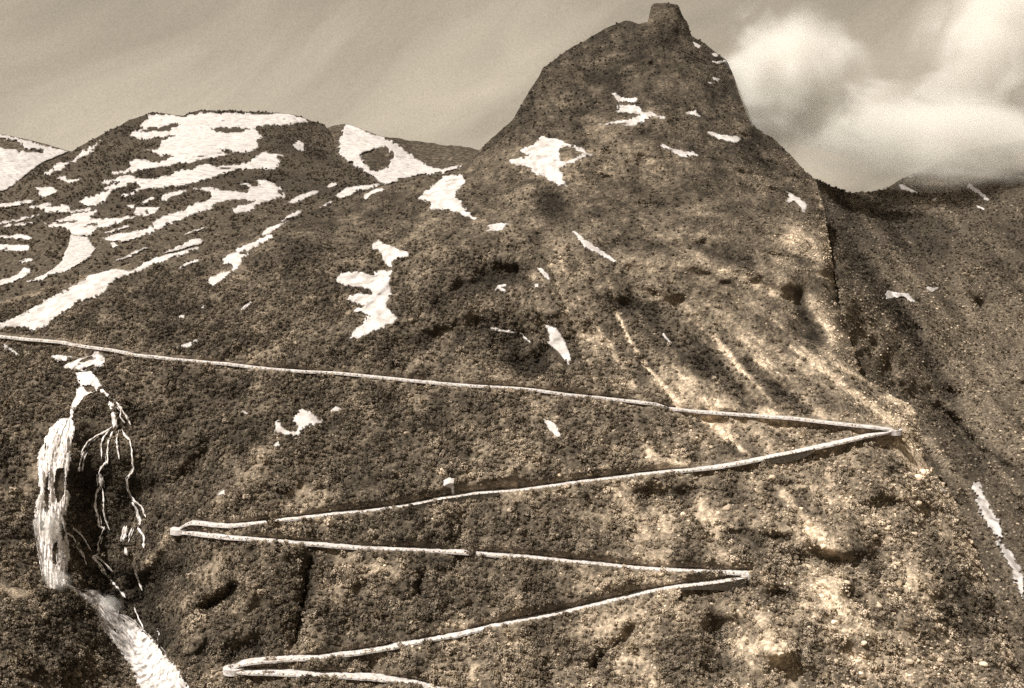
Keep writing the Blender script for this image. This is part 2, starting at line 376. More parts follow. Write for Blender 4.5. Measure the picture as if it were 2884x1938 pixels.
# ------------------------------------------------------------------ relief, ground cover and painted shade read off the slope
# (polyline, half width, depth change in metres, tone factor: scree, scrub, and shade of hollows and spurs painted in)
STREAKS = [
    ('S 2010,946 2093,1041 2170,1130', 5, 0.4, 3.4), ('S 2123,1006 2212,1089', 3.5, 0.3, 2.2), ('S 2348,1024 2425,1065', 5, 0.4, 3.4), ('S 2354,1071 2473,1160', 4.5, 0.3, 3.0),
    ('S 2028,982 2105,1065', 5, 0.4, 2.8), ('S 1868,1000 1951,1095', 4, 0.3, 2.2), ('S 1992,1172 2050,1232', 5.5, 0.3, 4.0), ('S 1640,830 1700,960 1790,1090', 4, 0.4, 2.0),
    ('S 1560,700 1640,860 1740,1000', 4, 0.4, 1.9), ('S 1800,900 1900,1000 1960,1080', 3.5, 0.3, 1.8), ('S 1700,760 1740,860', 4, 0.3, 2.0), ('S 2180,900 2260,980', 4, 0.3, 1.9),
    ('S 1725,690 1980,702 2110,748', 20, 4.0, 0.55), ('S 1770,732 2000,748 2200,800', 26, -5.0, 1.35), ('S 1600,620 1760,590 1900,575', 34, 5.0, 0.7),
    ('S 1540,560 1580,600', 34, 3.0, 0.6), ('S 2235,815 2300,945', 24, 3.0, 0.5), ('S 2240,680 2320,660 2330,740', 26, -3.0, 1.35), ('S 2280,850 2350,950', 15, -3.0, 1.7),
    ('S 1900,1085 2060,1180', 26, -1, 1.5), ('S 1760,950 1900,1120', 16, 2, 0.7), ('S 1970,960 2110,1140', 15, 2, 0.68), ('S 2260,980 2500,1190', 8, 1, 1.9), ('S 2350,1070 2560,1210', 7, 1, 1.7),
    ('S 1600,500 1800,520', 24, 2, 0.8), ('S 1420,640 1480,700', 20, -2, 1.3),
    ('K5 1390,350 1480,480 1560,600 1650,730 1750,880 1850,1000 1950,1120', 26, 1.5, 1.75),
    ('K5 1830,560 1900,700 2000,880 2100,1000 2230,1150', 5.9, 0.6, 5.0),
    ('K5 2100,1010 2180,1090 2260,1160', 16, 0.5, 1.7),
    ('K6 60,1180 280,1290 400,1400 520,1500', 5.9, 0.6, 5.0),
    ('K6 300,730 400,870 560,1050', 15, 0.5, 1.5),
    ('K6 -40,1000 200,1090 400,1160 620,1230', 34, -1.0, 1.7),
    ('K6 800,780 950,900 1100,1010 1300,1150 1470,1290', 5.5, 0.6, 4.0),
    ('K6 1000,900 1200,980 1400,1120', 8, 1.0, 1.5),
    ('K6 560,860 800,1000 1000,1200', 18, -1.0, 1.35),
    ('K6 150,800 350,1000 560,1180', 17, 3.0, 0.62),
    ('K6 520,900 700,1050 900,1220', 15, 3.0, 0.66),
    ('K6 650,1280 850,1440', 15, 2.0, 0.62),
    ('K6 120,1250 300,1400 480,1500', 17, 1.5, 0.66),
    ('K6 420,1280 620,1330 800,1340', 45, -1.0, 1.5),
    ('K6 860,450 900,600 970,700', 20, 3.0, 0.65),
    ('K6 640,250 780,330 810,420', 22, -3.0, 1.5),
    ('K6 850,60 1000,110 1010,250', 24, -3.0, 1.45),
    ('K6 960,480 1030,620 1110,720', 16, -2.0, 1.7),
    ('K6 1490,1130 1560,1180 1590,1230', 18, -4.0, 2.6),
    ('K6 1500,1410 1620,1520 1700,1600', 14, -1.5, 1.9),
    ('K2 1500,1100 1640,1090 1850,990 2050,960', 50, -5.0, 1.45),
    ('K2 1700,800 1950,790 2150,800', 22, -2.0, 1.4),
    ('K5 1000,300 1100,320 1180,300', 32, 7.0, 0.55),
    ('K5 830,390 950,380 1040,420', 18, 5.0, 0.62),
    ('K5 740,860 950,800 1200,800 1420,830', 62, 7.0, 0.66),
    ('K5 1180,900 1280,900 1340,880', 22, 8.0, 0.5),
    ('K5 600,730 800,680 960,660', 26, 4.0, 0.7),
    ('K5 520,930 560,880', 16, -2.0, 1.8),
    ('K5 800,880 900,870', 28, -4.0, 1.5),
    ('K5 1040,990 1130,1040', 17, -3.0, 1.9),
    ('K5 1450,550 1600,640', 40, -2.0, 1.25),
    ('K5 1950,420 2150,480 2250,490', 18, 4.0, 1.3),
    ('K5 1880,520 2000,540 2200,540', 24, 6.0, 0.66),
    ('K2 1400,1350 1480,1330', 34, 3.0, 0.65),
    ('K2 1180,1330 1260,1290', 20, -3.0, 1.5),
    ('K9 860,740 1080,735 1330,740', 30, 9.0, 0.55),
    ('K9 1050,670 1180,690', 16, -3.0, 2.0),
    ('K9 1000,560 1040,620', 18, -3.0, 2.1),
    ('K9 740,280 830,360 930,510', 10, -1.0, 2.3),
    ('K9 680,190 700,210', 14, -2.0, 1.9),
    ('K9 320,1180 340,1290 350,1400', 42, 9.0, 0.5),
    ('K9 640,1150 660,1260 720,1290', 36, -7.0, 2.1),
    ('K9 720,950 780,950', 32, 7.0, 0.5),
    ('K9 660,880 760,880', 22, -4.0, 1.7),
    ('K9 1060,880 1120,980 1220,1080 1320,1180', 18, -4.0, 2.0),
    ('K9 1200,940 1290,1060 1340,1140', 22, 6.0, 0.55),
    ('K9 1350,380 1480,350', 22, 6.0, 0.62),
    ('K9 1700,480 1760,640 1800,800', 36, 6.0, 0.58),
    ('K9 1620,860 1700,880', 26, -4.0, 1.8),
    ('K9 1850,980 1900,1180 2000,1300', 34, 5.0, 0.62),
    ('K9 420,1060 480,1070', 22, -5.0, 1.7),
    ('K9 220,370 240,420', 30, -3.0, 1.7),
    ('K9 100,310 190,290', 28, 5.0, 0.6),
    ('K9 400,560 520,540 640,600 800,580', 14, 5.0, 0.6),
    ('K9 440,1300 560,1350 700,1340', 30, -3.0, 1.5),
    ('K9 950,950 1000,1010', 24, -3.0, 1.6),
    ('K7 1270,830 1400,740 1560,660', 20, -3.0, 1.5),
    ('K7 1300,850 1500,830 1640,880', 18, -2.5, 1.6),
    ('K7 1120,1060 1250,960 1320,950', 20, -3.0, 1.5),
    ('K7 1160,1230 1300,1200 1500,1080 1600,960', 34, -3.0, 1.45),
    ('K7 1340,1060 1440,1010 1540,920', 18, 9.0, 0.45),
    ('K7 1010,880 1080,830 1200,800', 34, 6.0, 0.55),
    ('K7 1110,530 1085,600 1040,660 970,740 930,790', 9, -2.0, 2.5),
    ('K7 1990,1040 2010,900 2040,740', 12, 5.0, 0.5),
    ('K7 1950,1250 1970,1100', 10, 5.0, 0.5),
    ('K7 1560,1350 1680,1290', 34, 6.0, 0.5),
    ('K7 1240,1380 1360,1320', 22, 5.0, 0.55),
    ('K7 2100,930 2330,870 K8 300,770', 5, -1.0, 1.6),
    ('K7 2135,150 2130,300', 5, 1.0, 1.9),
    ('K7 600,300 620,700 760,1000 900,1250', 56, 9.0, 0.62),
    ('K7 900,900 1000,1100 1130,1300', 34, 7.0, 0.5),
    ('K7 560,200 640,-200', 40, 5.0, 0.66),
    ('K7 100,930 200,980 290,1110', 9, -3.0, 1.7),
    ('K7 1690,40 1660,120 1580,200', 18, -2.0, 1.4),
    ('K7 1440,300 1600,290', 30, -3.0, 1.4),
    ('K7 1100,330 1250,320', 24, -2.0, 1.3),
    ('K7 900,350 1050,250 1300,200', 60, 6.0, 0.7),
    ('K8 240,760 400,760 540,770', 26, -2.0, 1.5),
    ('K8 340,850 380,820', 16, -1.5, 1.7),
    ('K8 560,600 640,480 720,400', 10, -1.5, 1.6),
    ('K8 1000,420 1060,360', 26, -1.5, 1.5),
    ('K8 640,580 560,400', 16, 2.0, 0.75),
    ('K8 560,820 540,960', 14, 5.0, 0.62),
    ('K8 1200,300 1500,300', 30, -1.5, 1.2),
    ('K8 2080,60 2330,100', 22, -1.0, 1.8),
    ('K8 2150,420 2200,450', 30, -1.5, 1.4),
    ('K8 2050,300 2280,310', 26, 5.0, 0.66),
    ('K8 1650,850 1900,850 2000,830', 26, -2.0, 1.5),
    ('K8 1700,1180 2100,1100', 50, -2.0, 1.3),
    ('K8 1850,1300 1950,1180', 18, 5.0, 0.65),
    ('K8 1700,1440 1740,1350', 14, 4.0, 0.65),
    ('K8 880,1500 890,1430 930,1420', 8, -1.5, 2.2),
    ('K8 600,1470 640,1450', 9, -1.0, 1.9),
    ('K8 460,1300 560,1320', 12, -1.0, 1.8),
    ('K4 1380,1420 1700,1300', 40, 3.0, 0.8),
    ('K4 1100,880 1250,920 1700,970', 20, -2.0, 1.3),
    ('K4 1640,720 1850,620 2200,430', 8, -1.5, 1.35),
    ('K4 1380,880 1480,800', 10, -1.0, 1.5),
    ('K4 1000,1180 1080,1130', 8, -1.0, 1.4),
    ('K4 1700,1560 1720,1480', 26, -3.0, 1.5),
    ('K5 640,520 720,430 760,330', 12, -2.0, 1.25),
    ('K5 640,520 700,450', 8, 4.0, 0.7),
    ('K5 1280,1130 1400,1260 1560,1450', 22, 0.5, 1.4),
    ('K5 250,1090 330,1180', 34, 4.0, 0.62),
    ('K5 600,1160 700,1080', 30, -2.0, 1.35),
]
STREAKS = [(pts(s), w * (1.0 if w < 6 else 1.35 if t > 1.3 else 1.1), dd * 1.2, t ** 1.25) for s, w, dd, t in STREAKS]
E_LINES = [(pts(a), w, dd, tf) for a, w, dd, tf in (
    ('S 2360,560 2420,720 2540,900 2640,1080 2760,1300', 26, 9, 0.6), ('S 2480,600 2560,690 2640,690', 40, 6, 0.62), ('S 2500,820 2600,980 2680,1120', 20, 7, 0.7),
    ('S 2420,840 2500,1000 2600,1180 2700,1380', 16, -6, 1.3), ('S 2700,760 2740,900 2800,1040', 24, -6, 1.35), ('S 2560,560 2700,620 2840,700', 22, -5, 1.3),
    ('S 2620,1240 2700,1320 2800,1440', 18, -5, 1.5), ('S 2640,1150 2760,1260 2880,1350', 16, 6, 0.65), ('S 2780,1420 2860,1500', 20, -4, 1.4))]
WET = [(pts('K4 440,1270 380,1400 360,1500 K7 350,100 340,400 350,700 360,880'), 60), (pts('K7 420,890 560,960 700,1100 850,1260 1000,1480 1080,1600'), 45)]
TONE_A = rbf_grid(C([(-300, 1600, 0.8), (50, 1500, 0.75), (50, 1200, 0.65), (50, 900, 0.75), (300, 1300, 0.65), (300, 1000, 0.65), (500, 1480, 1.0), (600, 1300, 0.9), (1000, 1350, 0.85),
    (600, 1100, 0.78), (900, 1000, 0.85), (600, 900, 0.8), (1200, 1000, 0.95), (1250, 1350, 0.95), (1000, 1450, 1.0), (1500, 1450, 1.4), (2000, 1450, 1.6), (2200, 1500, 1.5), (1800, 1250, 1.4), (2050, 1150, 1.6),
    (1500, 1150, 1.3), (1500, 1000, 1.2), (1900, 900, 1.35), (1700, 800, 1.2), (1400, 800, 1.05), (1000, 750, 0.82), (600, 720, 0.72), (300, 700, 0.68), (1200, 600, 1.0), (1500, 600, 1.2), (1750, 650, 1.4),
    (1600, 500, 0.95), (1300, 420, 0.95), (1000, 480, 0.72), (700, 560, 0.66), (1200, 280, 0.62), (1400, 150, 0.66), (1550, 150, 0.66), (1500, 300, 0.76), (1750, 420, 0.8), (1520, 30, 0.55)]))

APEX = (1165 * 1.2362, 430 * 1.2362)
def fan(x, y):
    """gullies and ribs spreading downhill from the shoulder under the peak"""
    dx, dy = x - APEX[0], y - APEX[1]
    r = np.hypot(dx, dy); a = np.arctan2(dx, np.maximum(dy, 1.0) + 60)
    return noise2(a * 16 + 3, r * 0.0035, 31) + 0.6 * noise2(a * 38, r * 0.005, 32), np.clip((dy - 40) / 250., 0, 1)

def gx(d, w):
    return np.exp(-(d / w) ** 2)

class Layer:
    def __init__(s, name, ctrl, sil, amp, grid=None):
        s.name, s.sil, s.amp = name, sil, amp
        s.G = rbf_grid(ctrl) if grid is None else grid
    def base(s, x, y): return bil(s.G, x, y)
    def D(s, x, y, want_tone=False):
        d = s.base(x, y)
        p = point(x, y, d)
        X, Y, Z = p[..., 0], p[..., 1], p[..., 2]
        k = s.amp; kk = {'mountain': 1.0, 'left': 2.0, 'right': 1.5}.get(s.name, 3.0)
        X, Y, Z = X / kk, Y / kk, Z / kk
        n = 6.5 * noise3(X / 62, Y / 62, Z / 62, 1) + 3.6 * noise3(X / 23, Y / 23, Z / 23, 2) + 2.0 * noise3(X / 9, Y / 9, Z / 9, 3) + 0.9 * noise3(X / 3.7, Y / 3.7, Z / 3.7, 4)
        if s.name == 'mountain':
            t = bil(TONE_A, x, y)
            fn, fw = fan(x, y)
            n = n + 2.4 * fn * fw
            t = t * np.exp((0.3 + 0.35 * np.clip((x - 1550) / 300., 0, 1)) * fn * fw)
            ffw = np.exp(-((x - 2120) / 430) ** 2 - ((y - 1010) / 240) ** 2)
            dx_, dy_ = x - APEX[0], y - APEX[1]; aa = np.arctan2(dx_, np.maximum(dy_, 1.0) + 60); rr = np.hypot(dx_, dy_)
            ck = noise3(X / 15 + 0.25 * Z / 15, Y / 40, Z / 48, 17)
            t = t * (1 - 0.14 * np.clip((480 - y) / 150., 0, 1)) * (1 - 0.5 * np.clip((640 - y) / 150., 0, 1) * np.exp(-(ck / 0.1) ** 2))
            t = t * np.exp(ffw * (0.55 * noise2(aa * 75, rr * 0.003, 33) + 0.35 * noise2(aa * 150, rr * 0.005, 34)))
            bare = np.clip((620 - y) / 200., 0, 1)          # the bare peak: upright ribs
            n = n + bare * (4.2 * noise3(X / 11 + 0.2 * Z / 11, Y / 40, Z / 50, 6) + 2.0 * noise3(X / 4.5, Y / 20, Z / 18, 7))
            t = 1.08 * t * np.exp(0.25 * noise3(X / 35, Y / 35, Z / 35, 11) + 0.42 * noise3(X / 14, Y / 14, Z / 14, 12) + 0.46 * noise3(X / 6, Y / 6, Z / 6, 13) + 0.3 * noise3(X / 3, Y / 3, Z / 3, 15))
            wx = x + 5 * noise2(x / 30, y / 30, 51); wy = y + 5 * noise2(x / 30, y / 30, 52)
            wet = np.zeros(x.shape)
            for pl, w in WET:
                lo = pl.min(0) - 2.5 * w; hi = pl.max(0) + 2.5 * w
                m = (x > lo[0]) & (x < hi[0]) & (y > lo[1]) & (y < hi[1])
                if m.any(): wet[m] = np.maximum(wet[m], gx(seg_dist(pl, x[m], y[m])[0], w))
            n = n * (1 - 0.85 * wet)                        # rock worn smooth behind the falls
            e = np.maximum(y - SOFT_A(x), 0)                  # the ridge rounds away from the eye
            n = n + np.interp(x, [0, 1100, 1400, 2200, 2330, 2884], [0, 4, 12, 14, 34, 26]) * np.exp(-e / np.interp(x, [1400, 2300, 2500], [40, 70, 90]))
            led = np.clip((1000 - y) / 350., 0, 1) * np.interp(x, [900, 1350], [0.15, 1]) + 0.8 * np.clip((x - 1900) / 300., 0, 1) * np.clip((y - 1150) / 150., 0, 1)
            for per, am, sd in ((17.0, 8.0, 21), (7.0, 3.2, 22)):
                q = (Z + 0.22 * X) / per + 1.1 * noise3(X / 45, Y / 45, Z / 45, sd)
                fr = q - np.floor(q)
                n = n + np.minimum(led, 1) * am * (fr - fr ** 4) * (0.5 + 0.5 * noise3(X / 28, Y / 28, Z / 28, sd + 4))
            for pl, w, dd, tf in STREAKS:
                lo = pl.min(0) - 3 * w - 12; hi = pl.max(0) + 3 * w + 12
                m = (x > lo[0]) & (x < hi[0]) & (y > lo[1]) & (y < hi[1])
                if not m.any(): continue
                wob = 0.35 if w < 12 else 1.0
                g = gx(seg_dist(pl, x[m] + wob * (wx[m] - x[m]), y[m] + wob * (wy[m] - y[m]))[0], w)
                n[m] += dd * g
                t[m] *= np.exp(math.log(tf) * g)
            d2 = d + n
            for xs, ys, dc, zc, w in ROADS:
                m = (x > xs[0] - 14) & (x < xs[-1] + 14) & (np.abs(y - np.interp(x, xs, ys)) < 90)
                if not m.any(): continue
                xm, ym = x[m], y[m]
                yc, dr, zr = np.interp(xm, xs, ys), np.interp(xm, xs, dc), np.interp(xm, xs, zc)
                di, do = dr + w * 0.55, dr - w * 0.55
                yi, yo = pix_y(di, zr), pix_y(do, zr)
                dm = d2[m]
                on = (ym >= yi) & (ym <= yo)
                up = ym < yi; dn = ym > yo
                fade = np.clip(1 - np.abs(ym - yc) / 90., 0, 1)
                dm = np.where(on, plane_d(xm, ym, zr - 0.5) + 0.2, dm)
                dm = np.where(up, np.maximum(dm, di * 1.0 - 12 * (1 - fade)), dm)
                dm = np.where(dn, np.minimum(dm, do + 0.3 + 14 * (1 - fade)), dm)
                d2[m] = dm
                tm = t[m]
                edge = np.exp(-((ym - yc - 3) / 15.) ** 2) * np.clip(0.35 + 0.9 * fbm2(xm / 16, ym / 12, 131, 3), 0, 1)
                t[m] = tm * (1 - edge) + np.maximum(tm, 2.3) * edge
            for leg, xa, xb, hgt in WALLED:
                xs, ys, dc, zc, w = ROADS[leg]
                yc = np.interp(x, xs, ys)
                m = (x > xa) & (x < xb) & (y > yc + 3) & (y < yc + 4 + hgt * 5.6)
                if m.any(): d2[m] = np.maximum(d2[m], np.interp(x[m], xs, dc) - w * 0.5 + 0.8)
        else:
            d2 = d + n * k
            t = 0.9 + 0.3 * noise3(X / 70, Y / 70, Z / 70, 8)
            if s.name == 'right':
                d2 = d2 + 9 * noise2(x / 75 - y / 95, y / 700, 19) + 4 * noise2(x / 30 - y / 38, y / 300, 20)
                t = t * 1.12 * np.exp(0.55 * noise2(x / 34 - y / 42, y / 420, 9) + 0.2 * noise2(x / 14 - y / 17, y / 200, 10) + 0.25 * noise3(X / 9, Y / 9, Z / 9, 14))
                for pl, w, dd, tf in E_LINES:
                    g = gx(seg_dist(pl, x + 5 * noise2(x / 30, y / 30, 53), y + 5 * noise2(x / 30, y / 30, 54))[0], w)
                    d2 = d2 + dd * g; t = t * np.exp(math.log(tf) * g)
                m = y > SIL_A(x) - 6                       # the nearer mountain hides this part: stay well behind it
                if m.any(): d2[m] = np.maximum(d2[m], A.base(x[m], y[m]) + np.minimum(22 + 0.5 * (y[m] - SIL_A(x[m])), 90))
                t = np.maximum(t, 0.38)
        return (d2, np.clip(t, 0.22, 5.2)) if want_tone else d2
    def P(s, x, y, lift=0.0):
        return point(x, y, s.D(x, y) - lift)

A = Layer('mountain', None, SIL_A, 1.0, GA)
B = Layer('left', CTRL_B, SIL_B, 2.6)
Cq = Layer('cirque', CTRL_C, SIL_C, 3.5)
Dq = Layer('farleft', CTRL_D, SIL_D, 3.5)
E = Layer('right', CTRL_E, SIL_E, 1.9)
LAYERS = [A, B, E, Cq, Dq]

def build_layer(L, x0, x1, ybot, step, rows, name, mat):
    xs = np.arange(x0, x1 + step, step)
    top = L.sil(xs)
    ybot = np.minimum(ybot, SIL_A(xs) + 70) if L is B else np.full(xs.shape, float(ybot))
    lev = np.linspace(ybot.max(), top.min() - 1, rows)
    Y = np.minimum(np.maximum(lev[:, None], top[None, :]), ybot[None, :])
    X = np.broadcast_to(xs[None, :], Y.shape).copy()
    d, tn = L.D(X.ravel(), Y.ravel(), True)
    d = d.reshape(Y.shape); tn = tn.reshape(Y.shape)
    V = point(X, Y, d)
    back, bt = [], []                                # the far side, falling away behind the ridge
    last = V[-1]
    for k in range(1, 9):
        q = last.copy()
        run = 16.0 * k ** 1.5 * (1 if L is A else 2.0)
        q[:, 1] += run
        q[:, 0] *= 1 + run / last[:, 1] * 0.3
        q[:, 2] -= run * 0.75 + 3 * noise2(q[:, 0] / 30, q[:, 1] / 30, 5)
        back.append(q); bt.append(tn[-1])
    V = np.concatenate([V, np.array(back)]); T = np.concatenate([tn, np.array(bt)])
    R, Cc = V.shape[:2]
    idx = np.arange(R * Cc).reshape(R, Cc)
    f = np.stack([idx[:-1, :-1], idx[:-1, 1:], idx[1:, 1:], idx[1:, :-1]], -1)
    flat = np.zeros(f.shape[:2], bool)
    flat[:rows - 1] = (Y[:-1, :-1] - Y[1:, :-1] < 1e-6) & (Y[:-1, 1:] - Y[1:, 1:] < 1e-6)
    f = f[~flat]
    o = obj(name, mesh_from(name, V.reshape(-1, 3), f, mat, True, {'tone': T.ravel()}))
    o['kind'] = 'structure'
    return o, (X, Y, V[:rows], tn)

vf = obj('valley_floor', mesh_from('valley_floor', [(-9000, -6000, -262), (9000, -6000, -262), (9000, 12000, -262), (-9000, 12000, -262)], [(0, 1, 2, 3)], M_far, False, {'tone': [0.8] * 4}))
vf['kind'] = 'structure'
oA, gridA = build_layer(A, -420, 3150, 2080, 4.6, 430, 'mountain', M_slope)
oB, gridB = build_layer(B, -420, 1300, 940, 5.0, 150, 'snowy_hill', M_far)
oC, _ = build_layer(Cq, 780, 1480, 620, 6.0, 60, 'cirque_ridge', M_distant)
oD, _ = build_layer(Dq, -420, 390, 620, 6.0, 60, 'distant_hill', M_distant)
oE, gridE = build_layer(E, 2080, 3300, 2080, 6.0, 300, 'hazy_hill', M_right)

# ------------------------------------------------------------------ patches that lie on the slopes (snow, white water)
def which(x, y):
    w = np.full(x.shape, -1)
    for i in range(len(LAYERS) - 1, -1, -1):
        L = LAYERS[i]
        ok = y > L.sil(x) + 0.5
        if L in (B, Dq): ok &= x < 1300
        if L is Cq: ok &= (x > 780) & (x < 1480)
        if L is E: ok &= x > 2100
        w = np.where(ok, i, w)
    return w

MASK = np.zeros((485, 721), bool)                    # where no scrub or stones grow (quarter size of the print)
def mask_poly(p, grow=0):
    gy, gxx = np.mgrid[0:485, 0:721]
    MASK[inside(p, gxx * 4.0 + 2, gy * 4.0 + 2)] = True

def lay(poly, holes=(), step=2.2, rag=3.0, lift=0.7, gap=None, seed=0, split=True, flute=0.0, fang=0.0):
    """grid of quads over an outlined area, following the ground, its rim sunk into it"""
    lo, hi = poly.min(0) - 6, poly.max(0) + 6
    nx, ny = int((hi[0] - lo[0]) / step) + 2, int((hi[1] - lo[1]) / step) + 2
    gxx, gyy = np.meshgrid(lo[0] + step * np.arange(nx), lo[1] + step * np.arange(ny))
    cx, cy = gxx[:-1, :-1] + step / 2, gyy[:-1, :-1] + step / 2
    jx = rag * (noise2(cx / 9, cy / 9, 61 + seed) + 0.8 * noise2(cx / 3.6, cy / 3.6, 62 + seed))
    jy = rag * 0.7 * (noise2(cx / 9, cy / 9, 63 + seed) + 0.8 * noise2(cx / 3.6, cy / 3.6, 64 + seed))
    if rag > 4.5: jx = jx * 1.7 + 2.5 * noise2(cx / 14, cy / 4, 66 + seed); jy = jy + 2.5 * noise2(cx / 14, cy / 4, 67 + seed)
    keep = inside(poly, cx + jx, cy + jy)
    for h in holes: keep &= ~inside(h, cx + jx, cy + jy)
    if gap is not None: keep &= gap(cx, cy)
    for L in (B, Cq, Dq):
        sl = L.sil(gxx)
        near = (gyy < sl + 0.6) & (gyy > sl - 1.6 * step) & (which(gxx, sl + 0.8) == LAYERS.index(L)) & (which(gxx, gyy) < 0)
        gyy = np.where(near, sl + 0.7, gyy)
    W = which(gxx, gyy)
    same = (W[:-1, :-1] == W[1:, :-1]) & (W[:-1, :-1] == W[:-1, 1:]) & (W[:-1, :-1] == W[1:, 1:]) & (W[:-1, :-1] >= 0)
    keep &= same
    if not keep.any(): return []
    comps = islands(keep) if split else [keep]
    return [mesh_of(k, gxx, gyy, W, lift, flute, fang) for k in comps]

def islands(keep):
    todo = set(zip(*map(list, np.nonzero(keep)))); out = []
    while todo:
        st = [todo.pop()]; comp = []
        while st:
            a, b = st.pop(); comp.append((a, b))
            for u in (-1, 0, 1):
                for v in (-1, 0, 1):
                    q = (a + u, b + v)
                    if q in todo: todo.discard(q); st.append(q)
        k = np.zeros(keep.shape, bool); c = np.array(comp); k[c[:, 0], c[:, 1]] = True
        out.append((len(comp), k))
    out.sort(key=lambda t: -t[0])
    return [k for n, k in out if n > 12 and n > 0.06 * out[0][0]] or [out[0][1]]

def mesh_of(keep, gxx, gyy, W, lift, flute=0.0, fang=0.0):
    ny, nx = gxx.shape
    cnt = np.zeros(gxx.shape, int)
    for a in (0, 1):
        for b in (0, 1):
            cnt[a:a + ny - 1, b:b + nx - 1] += keep
    used = cnt > 0
    kp = np.pad(keep.astype(float), 4)
    for ax in (0, 1):                                  # how far inside the outline
        kp = (np.roll(kp, 1, ax) + kp + np.roll(kp, -1, ax)) / 3
        kp = (np.roll(kp, 1, ax) + kp + np.roll(kp, -1, ax)) / 3
    kp = kp[3:-3, 3:-3]
    cov = ((kp[:-1, :-1] + kp[1:, :-1] + kp[:-1, 1:] + kp[1:, 1:]) / 4)[:ny, :nx]
    idx = np.full(gxx.shape, -1); idx[used] = np.arange(used.sum())
    ux, uy, uw, uc = gxx[used], gyy[used], W[used], cnt[used]
    V = np.zeros((len(ux), 3))
    for i, L in enumerate(LAYERS):
        m = uw == i
        if not m.any(): continue
        lf = lift * (1 if L is A else L.amp * (1.6 if L is B else 1.2 if L is E else 3.0))
        if flute:
            ca, sa = math.cos(fang), math.sin(fang)
            fu, fv = ux[m] * ca + uy[m] * sa, -ux[m] * sa + uy[m] * ca
            lf = lf + flute * (noise2(fv / 3.0, fu / 30, 161) + 0.7 * noise2(fv / 7.0, fu / 50, 162))
        lf = np.where(uc[m] == 4, lf, -0.1 * lf)
        V[m] = point(ux[m], uy[m], L.D(ux[m], uy[m]) - lf)
    j, i = np.nonzero(keep)
    Fc = np.stack([idx[j, i], idx[j + 1, i], idx[j + 1, i + 1], idx[j, i + 1]], -1)
    return V, Fc, cov[used]

